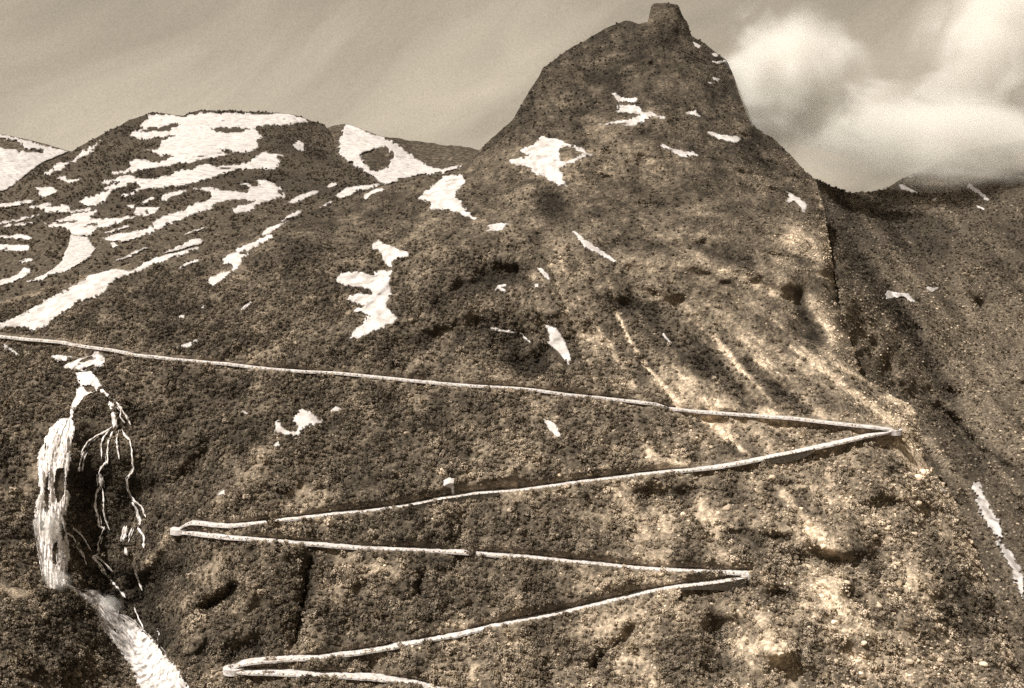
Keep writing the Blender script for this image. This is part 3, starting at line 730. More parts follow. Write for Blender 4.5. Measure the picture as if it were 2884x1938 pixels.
def scaled(s):
    p = pts(s)
    if mask_now: mask_poly(p)
    return p
mask_now = True
SNOW = [
 # label, outline, holes
 ('broad ragged snowfield with a dark rock island below the dark peak', 'K2 1340,890 1410,905 1470,925 1510,935 1560,960 1610,970 1650,1000 1690,1010 1640,1030 1600,1040 1560,1070 1500,1090 1470,1110 1475,1150 1500,1200 1505,1215 1470,1225 1400,1190 1330,1150 1270,1130 1275,1110 1210,1090 1150,1090 1120,1085 1180,1080 1110,1060 1130,1045 1210,1035 1260,1020 1190,995 1240,975 1270,950 1310,920', ['K2 1465,975 1510,960 1570,990 1610,1005 1560,1045 1490,1058 1455,1030']),
 ('boot shaped snow patch on the saddle at the foot of the peak ridge', 'K2 690,1145 740,1150 825,1145 845,1195 800,1250 780,1275 800,1320 840,1370 890,1420 925,1440 890,1450 820,1420 780,1390 700,1375 595,1385 610,1330 590,1320 525,1315 560,1265 600,1240 650,1200', []),
 ('small curved snow patch highest of the three in the middle of the peak face', 'K2 1800,615 1835,610 1870,640 1930,645 1960,635 1985,650 1950,680 1900,665 1850,670 1825,645', []),
 ('forked snow patch with a long left tail on the peak face', 'K2 1840,690 1900,690 1980,700 2030,735 2090,745 2155,770 2145,785 2080,765 2000,800 1960,825 1890,825 1880,810 1790,820 1715,830 1710,815 1790,800 1850,785 1900,790 1990,760 1960,740 1900,745 1830,745 1845,715', []),
 ('short three pronged snow patch right of the forked patch on the peak', 'K3 100,735 140,730 185,725 180,745 215,755 205,770 160,755 115,755', []),
 ('knobbly snow strip under the cloud on the right shoulder of the peak', 'K3 240,860 280,860 340,885 410,890 460,895 480,920 430,945 400,930 340,920 265,890', []),
 ('tapering curved snow strip below the knobbly strip on the peak', 'K3 -65,955 -40,942 30,978 100,992 160,1000 212,1030 150,1022 105,1037 60,1025 0,995', []),
 ('hooked snow patch near the right ridge above the cloud covered gap', 'K3 755,1245 790,1260 850,1300 890,1325 905,1345 900,1395 880,1400 860,1360 820,1320 790,1340 765,1315 790,1295', []),
 ('snow fleck just right of the summit tower', 'K3 155,270 185,285 215,300 200,320 175,310', []),
 ('small round snow fleck on the ridge beside the cloud', 'K3 275,350 320,345 330,370 300,375', []),
 ('thin wavy snow line on the ridge tip beside the cloud', 'K3 270,388 310,408 350,393 410,398 420,412 360,412 310,428', []),
 ('upper of two tiny snow dots under the ridge tip', 'K3 285,502 340,520 320,538 290,522', []),
 ('lower of two tiny snow dots under the ridge tip', 'K3 250,536 290,545 290,558 262,552', []),
 ('small toothed snow patch alone on the bare shoulder below the saddle', 'K2 965,1485 1040,1470 1140,1460 1100,1490 1090,1510 1030,1515 970,1525 1000,1500', []),
 ('straight slanting snow wedge in the gully under the peak face', 'K5 1540,20 1580,35 1650,90 1740,150 1835,220 1825,240 1770,205 1680,160 1635,140 1600,95', []),
 ('jagged snow patch forming the top of the snow column in mid slope', 'K5 235,100 275,85 310,110 350,115 400,145 465,160 470,200 400,205 360,230 360,270 320,250 300,215 295,185 265,150 220,150', []),
 ('large winged snow patch forming the lower snow column in mid slope', 'K5 0,310 30,300 100,290 170,300 240,320 230,300 290,285 365,280 345,330 350,420 350,480 330,490 320,520 400,600 400,615 370,640 290,670 220,700 150,740 70,725 100,690 150,640 200,580 150,570 95,550 110,535 180,525 140,510 50,485 80,450 150,430 210,440 240,435 215,415 150,395 60,385 0,365 -20,340', []),
 ('curved tusk shaped snow patch beside the dark hollow above the road', 'K5 1355,635 1400,650 1440,665 1480,710 1500,760 1520,810 1540,870 1520,915 1490,870 1450,820 1400,780 1340,760 1345,750 1385,740 1385,690', []),
 ('thin snow line along the rim of the dark hollow above the road', 'K5 990,648 1050,663 1090,673 1160,683 1210,688 1230,708 1280,755 1270,767 1220,732 1195,697 1150,702 1090,692 1020,682', []),
 ('small broken snow patch beside the black cliff hollow in mid slope', 'K5 1030,410 1060,380 1110,370 1115,385 1080,395 1110,410 1110,435 1080,430 1065,410 1040,430', []),
 ('tiny snow dot between the black cliff hollow and the pale gully', 'K5 1293,375 1320,368 1322,397 1300,397', []),
 ('short snow tongue at the head of the pale gully', 'K5 1310,265 1345,270 1380,300 1405,345 1390,352 1350,322', []),
 ('leaf shaped snow patch between the first and second road legs', 'K5 1330,1240 1370,1265 1430,1285 1445,1305 1470,1330 1475,1375 1455,1390 1410,1350 1370,1300', []),
 ('two fingered snow sliver high in the gullies above the hairpin', 'K5 2130,705 2145,692 2200,760 2188,772', []),
 ('very long snow tongue running down to the left edge above the road', 'K4 -150,690 65,605 200,540 350,450 500,370 620,300 690,280 705,260 760,268 860,285 1000,210 1100,165 1200,110 1290,75 1340,75 1350,100 1300,145 1200,185 1100,215 1000,250 910,295 820,320 760,340 720,375 705,420 650,455 560,480 490,495 495,520 440,550 370,590 320,635 270,670 210,685 175,665 70,660 -150,720', []),
 ('broken slanting snow band with two dark holes beside the long tongue', 'K4 1460,215 1540,150 1620,115 1700,75 1790,40 1780,75 1720,105 1640,155 1650,175 1610,200 1590,240 1560,280 1510,300 1495,330 1450,365 1400,380 1345,375 1380,330 1450,295 1510,285 1530,260 1520,240 1465,250', ['K4 1565,172 1600,156 1640,160 1610,182']),
 ('slanting snow streak just uphill of the broken band with dark holes', 'K1 1700,1552 1750,1500 1850,1445 1920,1400 1990,1375 1985,1392 1920,1442 1840,1492 1760,1545', []),
 ('thin snow scratch between the long tongue and the broken band', 'K4 1170,268 1200,243 1300,207 1307,222 1220,253 1185,273', []),
 ('slim snow streak lying directly above the long tongue', 'K4 720,235 760,215 830,190 900,150 950,130 990,132 940,152 880,187 820,212', []),
 ('slim pale snow streak below the wide left snow bands', 'K1 1205,1545 1260,1513 1340,1493 1365,1498 1290,1523 1225,1550', []),
 ('short snow dash just above the upper road on the left slope', 'K4 1150,798 1180,774 1240,758 1290,738 1302,750 1270,778 1210,798', []),
 ('small slanting snow dash alone in the middle of the left slope', 'K4 1578,542 1610,508 1650,483 1662,495 1630,527 1595,548', []),
 ('tiny snow dash left of the slanting dash on the left slope', 'K4 1158,602 1180,578 1222,575 1212,594', []),
 ('tiny snow dot between the two dashes on the left slope', 'K4 1316,514 1346,512 1337,532 1322,530', []),
 ('star shaped snow patch with a dark notch below the upper road', 'K4 1960,1210 1990,1190 2060,1225 2090,1255 2160,1280 2080,1305 2010,1310 1985,1350 1930,1385 1880,1365 1800,1350 1805,1290 1830,1255 1850,1270 1860,1310 1900,1340 1935,1345 1945,1300 1920,1260', []),
 ('small snow patch at the upper right tip of the star shaped patch', 'K4 2172,1200 2210,1178 2260,1193 2272,1212 2220,1217 2178,1238', []),
 ('small snow blot below the star shaped patch', 'K4 1782,1442 1810,1408 1842,1408 1842,1444', []),
 ('tiny snow fleck left of the star shaped patch', 'K4 1568,1215 1600,1198 1642,1232 1612,1230', []),
 ('small bright snow patch touching the second road leg from above', 'K8 690,195 740,180 775,185 770,240 780,292 750,290 740,250 705,245', []),
 ('tiny snow patch above the left hairpin of the road', 'K7 1422,292 1475,253 1482,288 1440,298', []),
 ('long snow tongue in the gully at the lower right corner', 'K9 1985,205 2010,200 2050,220 2080,300 2130,380 2170,450 2195,520 2195,580 2150,570 2100,510 2040,420 2020,320', []),
 ('lower trail of gully snow reaching down the right edge', 'K9 2110,540 2180,590 2230,650 2290,730 2330,800 2340,1000 2280,900 2250,800 2200,700 2150,610', []),
 ('tiny snow sliver on the spur left of the gully snow', 'K9 1763,226 1812,253 1842,297 1818,289', []),
 ('branched snow patch on the hazy right hillside', 'K6 1420,440 1440,410 1500,430 1580,430 1590,455 1630,500 1580,490 1540,460 1480,465 1430,480', []),
 ('small forked snow patch beside the branched patch on the hazy hillside', 'K6 1688,385 1740,400 1780,383 1772,407 1730,433 1698,412', []),
 ('upper snow strip under the cloud on the hazy right hill', 'K3 1470,1155 1530,1138 1590,1140 1632,1160 1560,1167 1500,1182', []),
 ('lower slanting snow strip under the cloud on the hazy right hill', 'K3 1503,1213 1540,1213 1600,1243 1660,1282 1600,1268 1530,1248', []),
 ('slanting arrow shaped snow streak near the right edge under the cloud', 'K3 1935,1158 1970,1203 2030,1238 2080,1283 2118,1322 2085,1322 2040,1282 1990,1247 1940,1242 1970,1220', []),
 ('tiny snow dot between the cloud strips and the arrow shaped streak', 'K3 1718,1312 1762,1298 1742,1328', []),
 ('tiny snow dot below the arrow shaped streak', 'K3 2015,1346 2072,1368 2070,1382 2030,1368', []),
 ('snow patch beside the head of the waterfall under the road', 'K4 325,850 370,838 480,848 450,877 380,888', []),
 ('small snow streak at the left edge under the road end', 'K4 30,760 65,790 110,818 137,852 110,852 65,822 20,800', []),
 ('thin white snow bank along the ridge below the cirque', 'K2 0,1275 60,1230 200,1215 290,1203 270,1228 220,1243 150,1253 80,1283 30,1303 -20,1292', []),
 ('short snow streak under the thin snow bank below the cirque', 'K2 163,1303 200,1265 260,1235 330,1243 230,1278 190,1313', []),
 ('wide summit snowfield covering the top of the flat left hill', 'H1 1800,230 1880,150 2007,160 2137,140 2337,175 2527,120 2807,140 3007,130 3407,150 3697,110 3857,190 4057,245 3857,265 3567,295 3307,305 3247,340 3357,440 3287,500 3327,560 3250,620 3100,650 2950,640 2800,600 2850,650 3000,680 2850,700 2650,740 2507,760 2307,790 2107,830 1807,880 1607,915 1400,945 1335,935 1380,900 1560,885 1630,850 1590,770 1650,745 1830,740 1920,790 2020,750 2080,735 2190,700 2080,680 2000,700 1900,640 1770,605 1980,610 1985,540 2030,500 2250,415 2100,440 1900,470 1720,470 1620,420 1660,380 1750,340', ['H1 1760,390 1870,320 1980,340 2080,310 2200,270 2280,290 2150,340 2050,380 1950,365 1850,380', 'H1 2610,325 2720,340 2900,330 3100,330 3200,345 3050,375 2900,385 2750,360']),
 ('long winding snow band across the middle of the flat left hill', 'H1 3600,785 3490,880 3207,870 3047,880 2887,920 2727,970 2507,1030 2307,1080 2137,1100 2007,1115 1920,1110 1800,1130 1700,1190 1560,1245 1500,1200 1700,1165 1680,1130 1780,1090 1690,1060 1600,1050 1500,1120 1400,1150 1350,1210 1290,1300 1200,1340 1060,1365 930,1300 1130,1210 1290,1160 1310,1100 1450,1060 1480,1020 1300,1080 1170,1050 1330,1010 1480,960 1690,955 1700,985 1850,1000 2000,975 2180,935 2250,885 2460,870 2480,830 2650,800 2750,840 2980,800 3150,790 3240,740 3300,680 3380,640 3520,660 3700,680 3530,705', []),
 ('branching snow band with dark rock islands low on the flat left hill', 'H2 1340,1000 1400,1010 1500,1060 1600,1105 1580,1170 1660,1230 1500,1270 1420,1310 1250,1345 1250,1390 1150,1430 1000,1450 925,1420 1000,1360 1160,1320 1300,1270 1150,1300 1100,1280 950,1280 780,1310 670,1370 700,1385 650,1410 500,1450 350,1510 200,1565 0,1640 H3 1680,400 1560,440 1490,470 1400,500 1300,550 1170,585 1160,570 1000,565 920,555 950,535 1050,505 1200,475 1400,440 1450,410 1430,385 1560,320 1680,275 H2 150,1430 340,1420 350,1385 420,1350 440,1325 640,1275 680,1220 580,1150 520,1150 350,1160 200,1190 80,1240 100,1280 20,1280 50,1200 150,1160 400,1140 600,1100 750,1120 830,1150 1000,1150 1150,1180 1160,1130 1140,1100 960,1075 1150,1060 1200,1080 1320,1080 1250,1030', []),
 ('wide snow sheet above the funnel of dirty snow on the left', 'H3 640,505 600,440 500,425 440,435 360,395 290,385 160,410 -80,430 -80,405 140,380 240,372 420,395 560,370 460,372 600,320 800,265 910,243 890,290 830,345 960,340 1100,333 1200,312 1330,322 1130,382 900,458 850,500 810,530', ['H3 490,378 560,366 720,368 620,386 530,392', 'H3 765,418 830,395 935,388 900,410']),
 ('upper left snow strip ending at the left edge', 'H1 -120,1325 40,1310 150,1290 360,1265 370,1285 280,1320 150,1350 -120,1395', []),
 ('broken left snow strip joining the wide snow sheet', 'H1 250,1360 450,1340 560,1310 620,1330 480,1370 560,1360 700,1340 870,1345 860,1370 760,1410 1000,1395 1200,1350 1060,1420 800,1450 600,1430 500,1455 300,1520 150,1565 -120,1600 -120,1570 100,1530 330,1480 500,1430 470,1390 330,1390', []),
 ('small snow blot on the left flank of the flat hill', 'H1 330,1110 500,1100 600,1100 680,1160 560,1220 480,1250 420,1220 410,1150', []),
 ('slanting snow streak just inside the left ridge of the flat hill', 'H1 1250,470 1190,540 1150,620 1050,690 950,740 850,800 750,850 620,900 530,960 490,915 560,880 650,820 750,770 790,790 900,730 930,690 1050,600 1150,530 1200,490', []),
 ('ragged snow fleck below the slanting streak on the flat hill', 'H1 620,1000 700,960 770,960 790,1010 940,1000 990,978 985,1012 800,1063 720,1012', []),
 ('snow speckle cluster below the winding band on the flat hill', 'H3 1290,230 1350,225 1440,220 1550,230 1480,290 1380,325 1300,310 1260,290', ['H3 1385,260 1410,250 1415,290 1395,295']),
 ('tiny snow fleck left of the snow speckle cluster', 'H3 1195,205 1290,202 1272,238 1218,233', []),
 ('narrow snow slash above the snow speckle cluster', 'H3 1328,192 1400,148 1470,112 1482,140 1400,183 1350,208', []),
 ('pointed snow streak right of the narrow slash on the flat hill', 'H3 1538,147 1600,98 1700,63 1780,58 1800,82 1650,122 1590,163', []),
 ('thin snow streak below the wide snow sheet on the left', 'H3 958,487 1100,438 1240,398 1232,427 1100,473 1000,497', []),
 ('upper rounded snow patch at the left edge beside the dirty funnel', 'H3 -80,505 30,510 130,495 210,510 270,545 210,565 140,545 -80,540', []),
 ('second rounded snow patch at the left edge beside the dirty funnel', 'H3 -80,600 130,600 210,605 230,650 190,670 -80,660', []),
 ('thin snow patch below the two rounded left edge patches', 'H3 108,772 180,738 250,733 262,760 150,793', []),
 ('slanting snow tongue at the left edge below the dirty funnel', 'H3 -80,965 30,930 100,900 180,830 240,850 220,900 150,945 30,990 -80,1025', []),
 ('small snow pair beside the neck of the dirty funnel', 'H3 1028,587 1080,577 1122,615 1060,638', []),
 ('clean straight snow streak at the right foot of the flat hill', 'H2 1670,1307 1760,1250 1900,1190 2020,1153 2122,1143 2060,1202 1950,1252 1850,1292 1750,1318', []),
 ('short snow dash right above the clean straight streak', 'H2 2188,1112 2250,1048 2330,1048 2335,1082 2250,1113', []),
 ('thin snow dash right below the clean straight streak', 'H2 2058,1383 2180,1328 2280,1272 2293,1290 2200,1343 2100,1388', []),
 ('triangular snow fleck on the dark right shoulder of the flat hill', 'H2 1738,550 1830,488 1890,518 1902,642 1830,632 1780,592', []),
 ('steep fan shaped cirque snowfield with a dark rock core', 'K2 60,810 130,830 230,880 300,900 400,950 500,1020 580,1080 680,1110 780,1090 830,1078 800,1110 680,1140 500,1160 400,1190 300,1215 270,1200 210,1160 130,1100 40,1040 0,1000 20,880', ['K2 150,1020 200,1000 310,965 360,1010 365,1060 300,1120 230,1130 180,1080']),
 ('snow covered distant hillside at the far left edge', 'K1 -1000,450 -250,800 70,893 150,915 300,960 420,985 490,1000 400,1040 280,1085 160,1175 60,1250 -1000,1450', ['K1 -60,890 70,922 120,935 180,983 290,985 285,1002 220,1003 130,990 -60,950']),
]
GR = 'old snow patches on the mountainsides'
for k, (label, outline, holes) in enumerate(SNOW):
    p = scaled(outline)
    span = (p.max(0) - p.min(0)).max()
    r = lay(p, [pts(h) for h in holes], step=1.3 if span < 30 else 1.8 if span < 90 else 2.4, rag=1.0 if span < 40 else 2.8 if span < 150 else 5.0, lift=0.6 if span < 90 else 0.9, seed=k % 7)
    if not r: print('EMPTY', label)
    for q, (v_, f_, c_) in enumerate(r):
        o = centred('snow_patch', v_, f_, M_snow, attrs={'cover': c_})
        tag(o, label if q == 0 else ('scrap of snow beside the ', 'second scrap of snow beside the ', 'third scrap of snow beside the ')[min(q, 3) - 1] + ' '.join(label.split()[:10]), 'snow patch', GR)
p = scaled('H3 640,500 810,528 860,600 892,650 850,720 760,780 700,815 600,870 500,890 350,965 170,985 300,930 400,890 480,830 550,770 580,680 620,610 625,540')
r = lay(p, [], 2.2, 2.5, 0.8, seed=3)[0]
o = centred('snow_patch', r[0], r[1], M_dirty)
tag(o, 'funnel of greyish dirty snow and gravel narrowing downhill on the left', 'snow patch', GR)

# ------------------------------------------------------------------ waterfall
wf_root = bpy.data.objects.new('waterfall', None); COL.objects.link(wf_root)
tag(wf_root, 'tall white waterfall splitting around dark rock below the upper road', 'waterfall')
wf_parts = []
def streak_gap(ang, sl, sw, thr, seed):
    ca, sa = math.cos(ang), math.sin(ang)
    def g(x, y):
        u = x * ca + y * sa; v = -x * sa + y * ca
        u = u + 4 * noise2(x / 25, y / 25, seed + 5)
        return fbm2(v / sw, u / sl, seed, 2) > thr
    return g
def water_part(name, outline, holes, gap=None, lift=1.4, rag=2.0, label=None, step=1.5, flute=0.0, fang=0.0):
    p = scaled(outline)
    r = lay(p, [pts(h) for h in holes], step, rag, lift, gap, seed=2, split=False, flute=flute, fang=fang)[0]
    o = centred(name, r[0], r[1], M_foam if name in ('lower_cascade', 'pool') else M_water, parent=wf_root, attrs={'cover': r[2]})
    if label: o['label'] = label
    return o
water_part('pool', 'K4 415,915 450,890 540,855 600,845 620,815 645,815 695,860 690,900 670,940 640,940 590,930 550,950 500,945 430,935', ['K4 520,880 600,850 615,858 550,890', 'K4 560,930 610,905 630,920 600,940'])
water_part('upper_stream', 'K4 495,955 600,945 650,1000 672,1040 655,1075 600,1095 560,1115 520,1165 490,1215 478,1275 455,1265 462,1180 500,1100 495,1050 468,1025 510,1000', ['K4 545,1045 580,1040 620,1050 620,1075 580,1085'])
water_part('main_fall', 'K4 400,1250 455,1258 482,1270 490,1320 478,1400 470,1466 K7 470,0 465,90 445,150 438,260 462,300 440,380 430,420 440,560 465,620 460,700 440,790 442,880 380,918 320,918 283,870 260,740 235,600 220,480 232,340 265,270 245,170 245,60 K4 245,1526 255,1480 290,1400 330,1320',
           ['K7 380,130 415,115 430,200 425,290 385,345 360,300 355,220', 'K7 300,200 322,140 320,300 312,410 298,380 292,280', 'K7 262,480 288,470 285,525 265,520', 'K7 345,640 372,600 372,760 352,740', 'K7 405,440 425,430 420,600 405,560'],
           streak_gap(math.pi / 2, 45, 4.0, -0.95, 3), 1.6, 3.5, step=1.2, flute=0.45, fang=math.pi / 2)
water_part('lower_cascade', 'K7 430,880 500,905 560,938 590,912 640,915 690,960 710,1010 820,1080 880,1120 930,1180 1000,1240 1050,1290 1100,1360 1170,1440 1200,1490 1270,1600 920,1600 870,1470 800,1340 720,1240 660,1170 620,1070 580,1000 500,945',
           [], streak_gap(math.radians(53), 16, 6, -1.1, 9), 1.2, 5.0, step=1.2, flute=0.4, fang=math.radians(53))
STR = [('K4 655,1062 690,1090 720,1130 735,1180 745,1240 752,1300 745,1322', 9), ('K4 738,1128 775,1160 800,1200 830,1240 862,1300', 5), ('K4 800,1185 788,1245 822,1285', 6),
       ('K4 740,1310 700,1340 640,1368 580,1408 552,1450 532,1500', 4.5), ('K4 720,1330 680,1380 664,1440 668,1500 K7 668,60', 4), ('K4 742,1340 715,1400 705,1480 708,1560 K7 706,75 670,110 650,150 672,190 660,240 630,290 625,370 640,430 652,500 690,520', 5.5),
       ('K4 780,1335 765,1390 775,1480 K7 785,60', 4), ('K4 800,1325 822,1372 855,1400 866,1460 K7 872,70 882,120 838,190 842,260 880,330 930,370 957,440', 4.5),
       ('K7 868,340 905,400 922,480 905,510 945,570 945,645', 6), ('K7 672,250 682,330 680,400 692,460 722,525', 4), ('K7 690,500 660,560 645,620 652,680 612,700 660,760 700,820 760,890 825,970', 5),
       ('K7 625,690 690,742 742,800', 3), ('K7 832,498 820,560 808,605', 9), ('K7 868,512 842,575', 5), ('K7 818,640 836,692', 8), ('K7 402,400 430,540 482,570 510,640 552,700 572,762', 4.5),
       ('K7 470,500 540,562 600,662', 3), ('K7 890,800 932,922', 3), ('K7 880,1030 942,1172', 3), ('K7 1030,1170 1050,1230 1035,1290', 4), ('K7 550,10 530,60 520,140', 6), ('K7 655,160 665,240', 8)]
def strand(ln, w, lift=2.2, name='water_strand', join=None):
    dl = np.r_[0, np.cumsum(np.hypot(*np.diff(ln, axis=0).T))]
    tt = np.linspace(0, dl[-1], max(8, int(dl[-1] / 3)))
    cx = np.interp(tt, dl, ln[:, 0]); cy = np.interp(tt, dl, ln[:, 1])
    cx = cx + 1.6 * noise2(tt / 9, tt * 0 + w, 71); cy = cy + 0.8 * noise2(tt / 9, tt * 0 + w, 72)
    tx = np.gradient(cx); ty = np.gradient(cy); ll = np.hypot(tx, ty) + 1e-6
    wd = 0.5 * w * np.clip(0.75 + 0.9 * noise2(tt / 7, tt * 0 + 2 * w, 73), 0.15, 2) * np.minimum(1, np.minimum(np.arange(len(tt)) + 0.6, len(tt) - np.arange(len(tt)) - 0.4) / 3)
    rows = []
    for off, lf in ((-1, 1.25 if join is not None else 0.7), (-0.45, lift), (0.45, lift), (1, 1.25 if join is not None else 0.7)):
        rows.append(A.P(cx - ty / ll * wd * off, cy + tx / ll * wd * off, lf))
    V = np.stack(rows, 1).reshape(-1, 3); n = len(tt)
    b = 0 if join is None else sum(len(v) for v in join[0])
    f = [(b + 4 * i + j, b + 4 * i + j + 1, b + 4 * i + j + 5, b + 4 * i + j + 4) for i in range(n - 1) for j in range(3)]
    if join is None: centred(name, V, f, M_water, parent=wf_root, attrs={'cover': np.tile((0.35, 1.0, 1.0, 0.35), n)})
    else: join[0].append(V); join[1].extend(f)
for q_, (s, w) in enumerate(STR):
    strand(pts(s), w * 1.6)
    r_ = np.random.default_rng(900 + q_)
    for c in range(2 if w < 5 else 4):
        p = pts(s); k0 = int(r_.integers(0, max(1, len(p) - 2))); k1 = int(r_.integers(min(k0 + 2, len(p)), len(p) + 1)) if k0 + 2 < len(p) else len(p)
        q = p[k0:max(k1, k0 + 2)]
        strand(q + r_.normal(size=2) * np.array((0.75 * w, 0.3 * w)) + r_.normal(size=q.shape) * 0.8, w * r_.uniform(0.35, 0.7), 1.6)

def curtain(name, left, right, holes, count, seed, wmin, wmax, lift):
    """many thin ribbons of falling water between two edges, too many to count: one part"""
    r = np.random.default_rng(seed)
    L_, R_ = pts(left), pts(right)
    def along(p, t):
        dl = np.r_[0, np.cumsum(np.hypot(*np.diff(p, axis=0).T))]; dl /= dl[-1]
        return np.stack([np.interp(t, dl, p[:, 0]), np.interp(t, dl, p[:, 1])], -1)
    hs = [pts(h) for h in holes]
    acc = ([], [])
    for c in range(count):
        t0 = r.uniform(-0.15, 0.85); t1 = min(1, t0 + r.uniform(0.12, 0.4)); t0 = max(0, t0)
        u = r.beta(0.9, 0.9)
        t = np.linspace(t0, t1, 14)[:, None]
        u_ = np.clip(u + 0.05 * r.normal() * t, -0.02, 1.02)
        p = along(L_, t[:, 0]) * (1 - u_) + along(R_, t[:, 0]) * u_
        ok = np.ones(len(p), bool)
        for h in hs: ok &= ~inside(h, p[:, 0], p[:, 1])
        k0 = 0
        for k in range(len(p) + 1):
            if k == len(p) or not ok[k]:
                if k - k0 >= 4: strand(p[k0:k], r.uniform(wmin, wmax), r.uniform(0.6, 1.5) * lift, join=acc)
                k0 = k + 1
    Vc = np.concatenate(acc[0])
    o = centred(name, Vc, acc[1], M_water, parent=wf_root, attrs={'cover': np.tile((0.3, 0.95, 0.95, 0.3), len(Vc) // 4)})
    o['kind'] = 'stuff'
HOLES = ['K7 385,130 415,115 428,200 422,290 388,345 362,300 360,220', 'K7 300,200 318,140 316,300 310,410 298,380 294,280', 'K7 262,480 285,470 282,525 266,520',
         'K7 350,640 370,600 370,760 354,740', 'K7 408,440 422,430 418,600 406,560', 'K4 320,1440 340,1430 320,1530 305,1520', 'K4 410,1420 430,1400 425,1480 410,1480']
curtain('falling_water', 'K4 400,1252 330,1322 288,1400 255,1480 245,1564 K7 245,170 262,260 232,340 218,480 235,600 260,740 285,872',
        'K4 480,1268 490,1320 480,1400 472,1480 K7 468,60 450,150 440,260 462,300 440,400 440,560 465,630 450,720 435,800 445,890', HOLES, 34, 4, 1.0, 2.2, 2.3)
curtain('tumbling_water', 'K7 430,885 500,945 580,1000 620,1070 660,1170 720,1240 800,1340 870,1470 920,1600',
        'K7 440,880 510,900 600,915 690,960 740,1030 880,1120 950,1190 1050,1290 1170,1440 1270,1600',
        ['K7 745,1190 790,1170 850,1200 835,1235', 'K7 930,1370 985,1420 970,1455', 'K7 860,1290 930,1310 900,1340', 'K7 640,1050 670,1060 680,1130 655,1120'], 24, 5, 1.0, 2.4, 1.9)

# ------------------------------------------------------------------ road, walls, guard stones
road_v, road_f = [], []
gst = []                                            # guard stone places
for k, (xs, ys, d, z, w) in enumerate(ROADS):
    wob = 0.45 * noise2(xs / 30, xs * 0 + k, 81) + 0.4 * noise2(xs / 11, xs * 0 + k, 82)
    cols = []
    for off, dz in ((-0.5, -0.8), (-0.5, 0.05), (-0.25, 0.12), (0.25, 0.12), (0.5, 0.05), (0.58, 0.1)):
        dd = d + off * w + (wob if abs(off) > 0.4 else 0)
        rx = (xs - CX) / F; s = dd / (CT + (CY - pix_y(dd, z)) / F * ST)
        xw = rx * d / (CT + (CY - ys) / F * ST)
        cols.append(np.stack([xw, dd, z + dz], -1))
    b = len(road_v) and sum(len(v) for v in road_v)
    V = np.stack(cols, 1).reshape(-1, 3); n = len(xs); m = len(cols)
    road_v.append(V)
    road_f += [(b + m * i + j, b + m * (i + 1) + j, b + m * (i + 1) + j + 1, b + m * i + j + 1) for i in range(n - 1) for j in range(m - 1)]
    # stones along the outer edge
    xw, yw = cols[1][:, 0], cols[1][:, 1]
    run = np.r_[0, np.cumsum(np.hypot(np.diff(xw), np.diff(yw)))]
    tt = np.cumsum(RNG.uniform(1.2, 3.6, int(run[-1] / 2.4)))
    for q in tt:
        gst.append((np.interp(q, run, xw) + random.uniform(-.3, .3), np.interp(q, run, yw) + 0.35, np.interp(q, run, z)))
    for xq in np.arange(0, 2884, 3.0):
        if xs[0] < xq < xs[-1]:
            yq = np.interp(xq, xs, ys); i0, j0 = int(yq // 4), int(xq // 4)
            if 1 <= i0 < 483 and 0 <= j0 < 721: MASK[max(0, i0 - 2):i0 + 3, j0] = True
def apex_pad(e1, e2, side):
    """level turning pad of a hairpin"""
    c = (e1 + e2) / 2; r = max(4.2, np.linalg.norm(e1[:2] - e2[:2]) / 2 + 2.4)
    zz = np.maximum(e1[2], e2[2]) * 0.5 + (e1[2] + e2[2]) * 0.25
    b = sum(len(v) for v in road_v)
    V = [(c[0], c[1], zz + 0.16)]
    n = 28
    for h, dz in ((1, 0.12), (1.02, -2.6)):
        for i in range(n):
            a = 2 * math.pi * i / n
            V.append((c[0] + math.cos(a) * r * h * 1.15, c[1] + math.sin(a) * r * h, zz + dz))
    road_v.append(np.array(V))
    for i in range(n):
        j = (i + 1) % n
        road_f.append((b, b + 1 + i, b + 1 + j, b + 1 + j))
        road_f.append((b + 1 + i, b + 1 + n + i, b + 1 + n + j, b + 1 + j))
def endp(k, which_end):
    xs, ys, d, z, w = ROADS[k]; i = which_end
    return point(xs[i], ys[i], d[i])
apex_pad(endp(0, -1), endp(1, -1), 1)
apex_pad(endp(1, 0), endp(2, 0), -1)
apex_pad(endp(2, -1), endp(3, -1), 1)
apex_pad(endp(3, 0), endp(4, 0), -1)
V = np.concatenate(road_v)
me = bpy.data.meshes.new('road')
me.from_pydata([tuple(v) for v in V], [], [tuple(dict.fromkeys(f)) for f in road_f]); me.materials.append(M_road)
for p_ in me.polygons: p_.use_smooth = False
tag(obj('mountain_road', me), kind='structure')

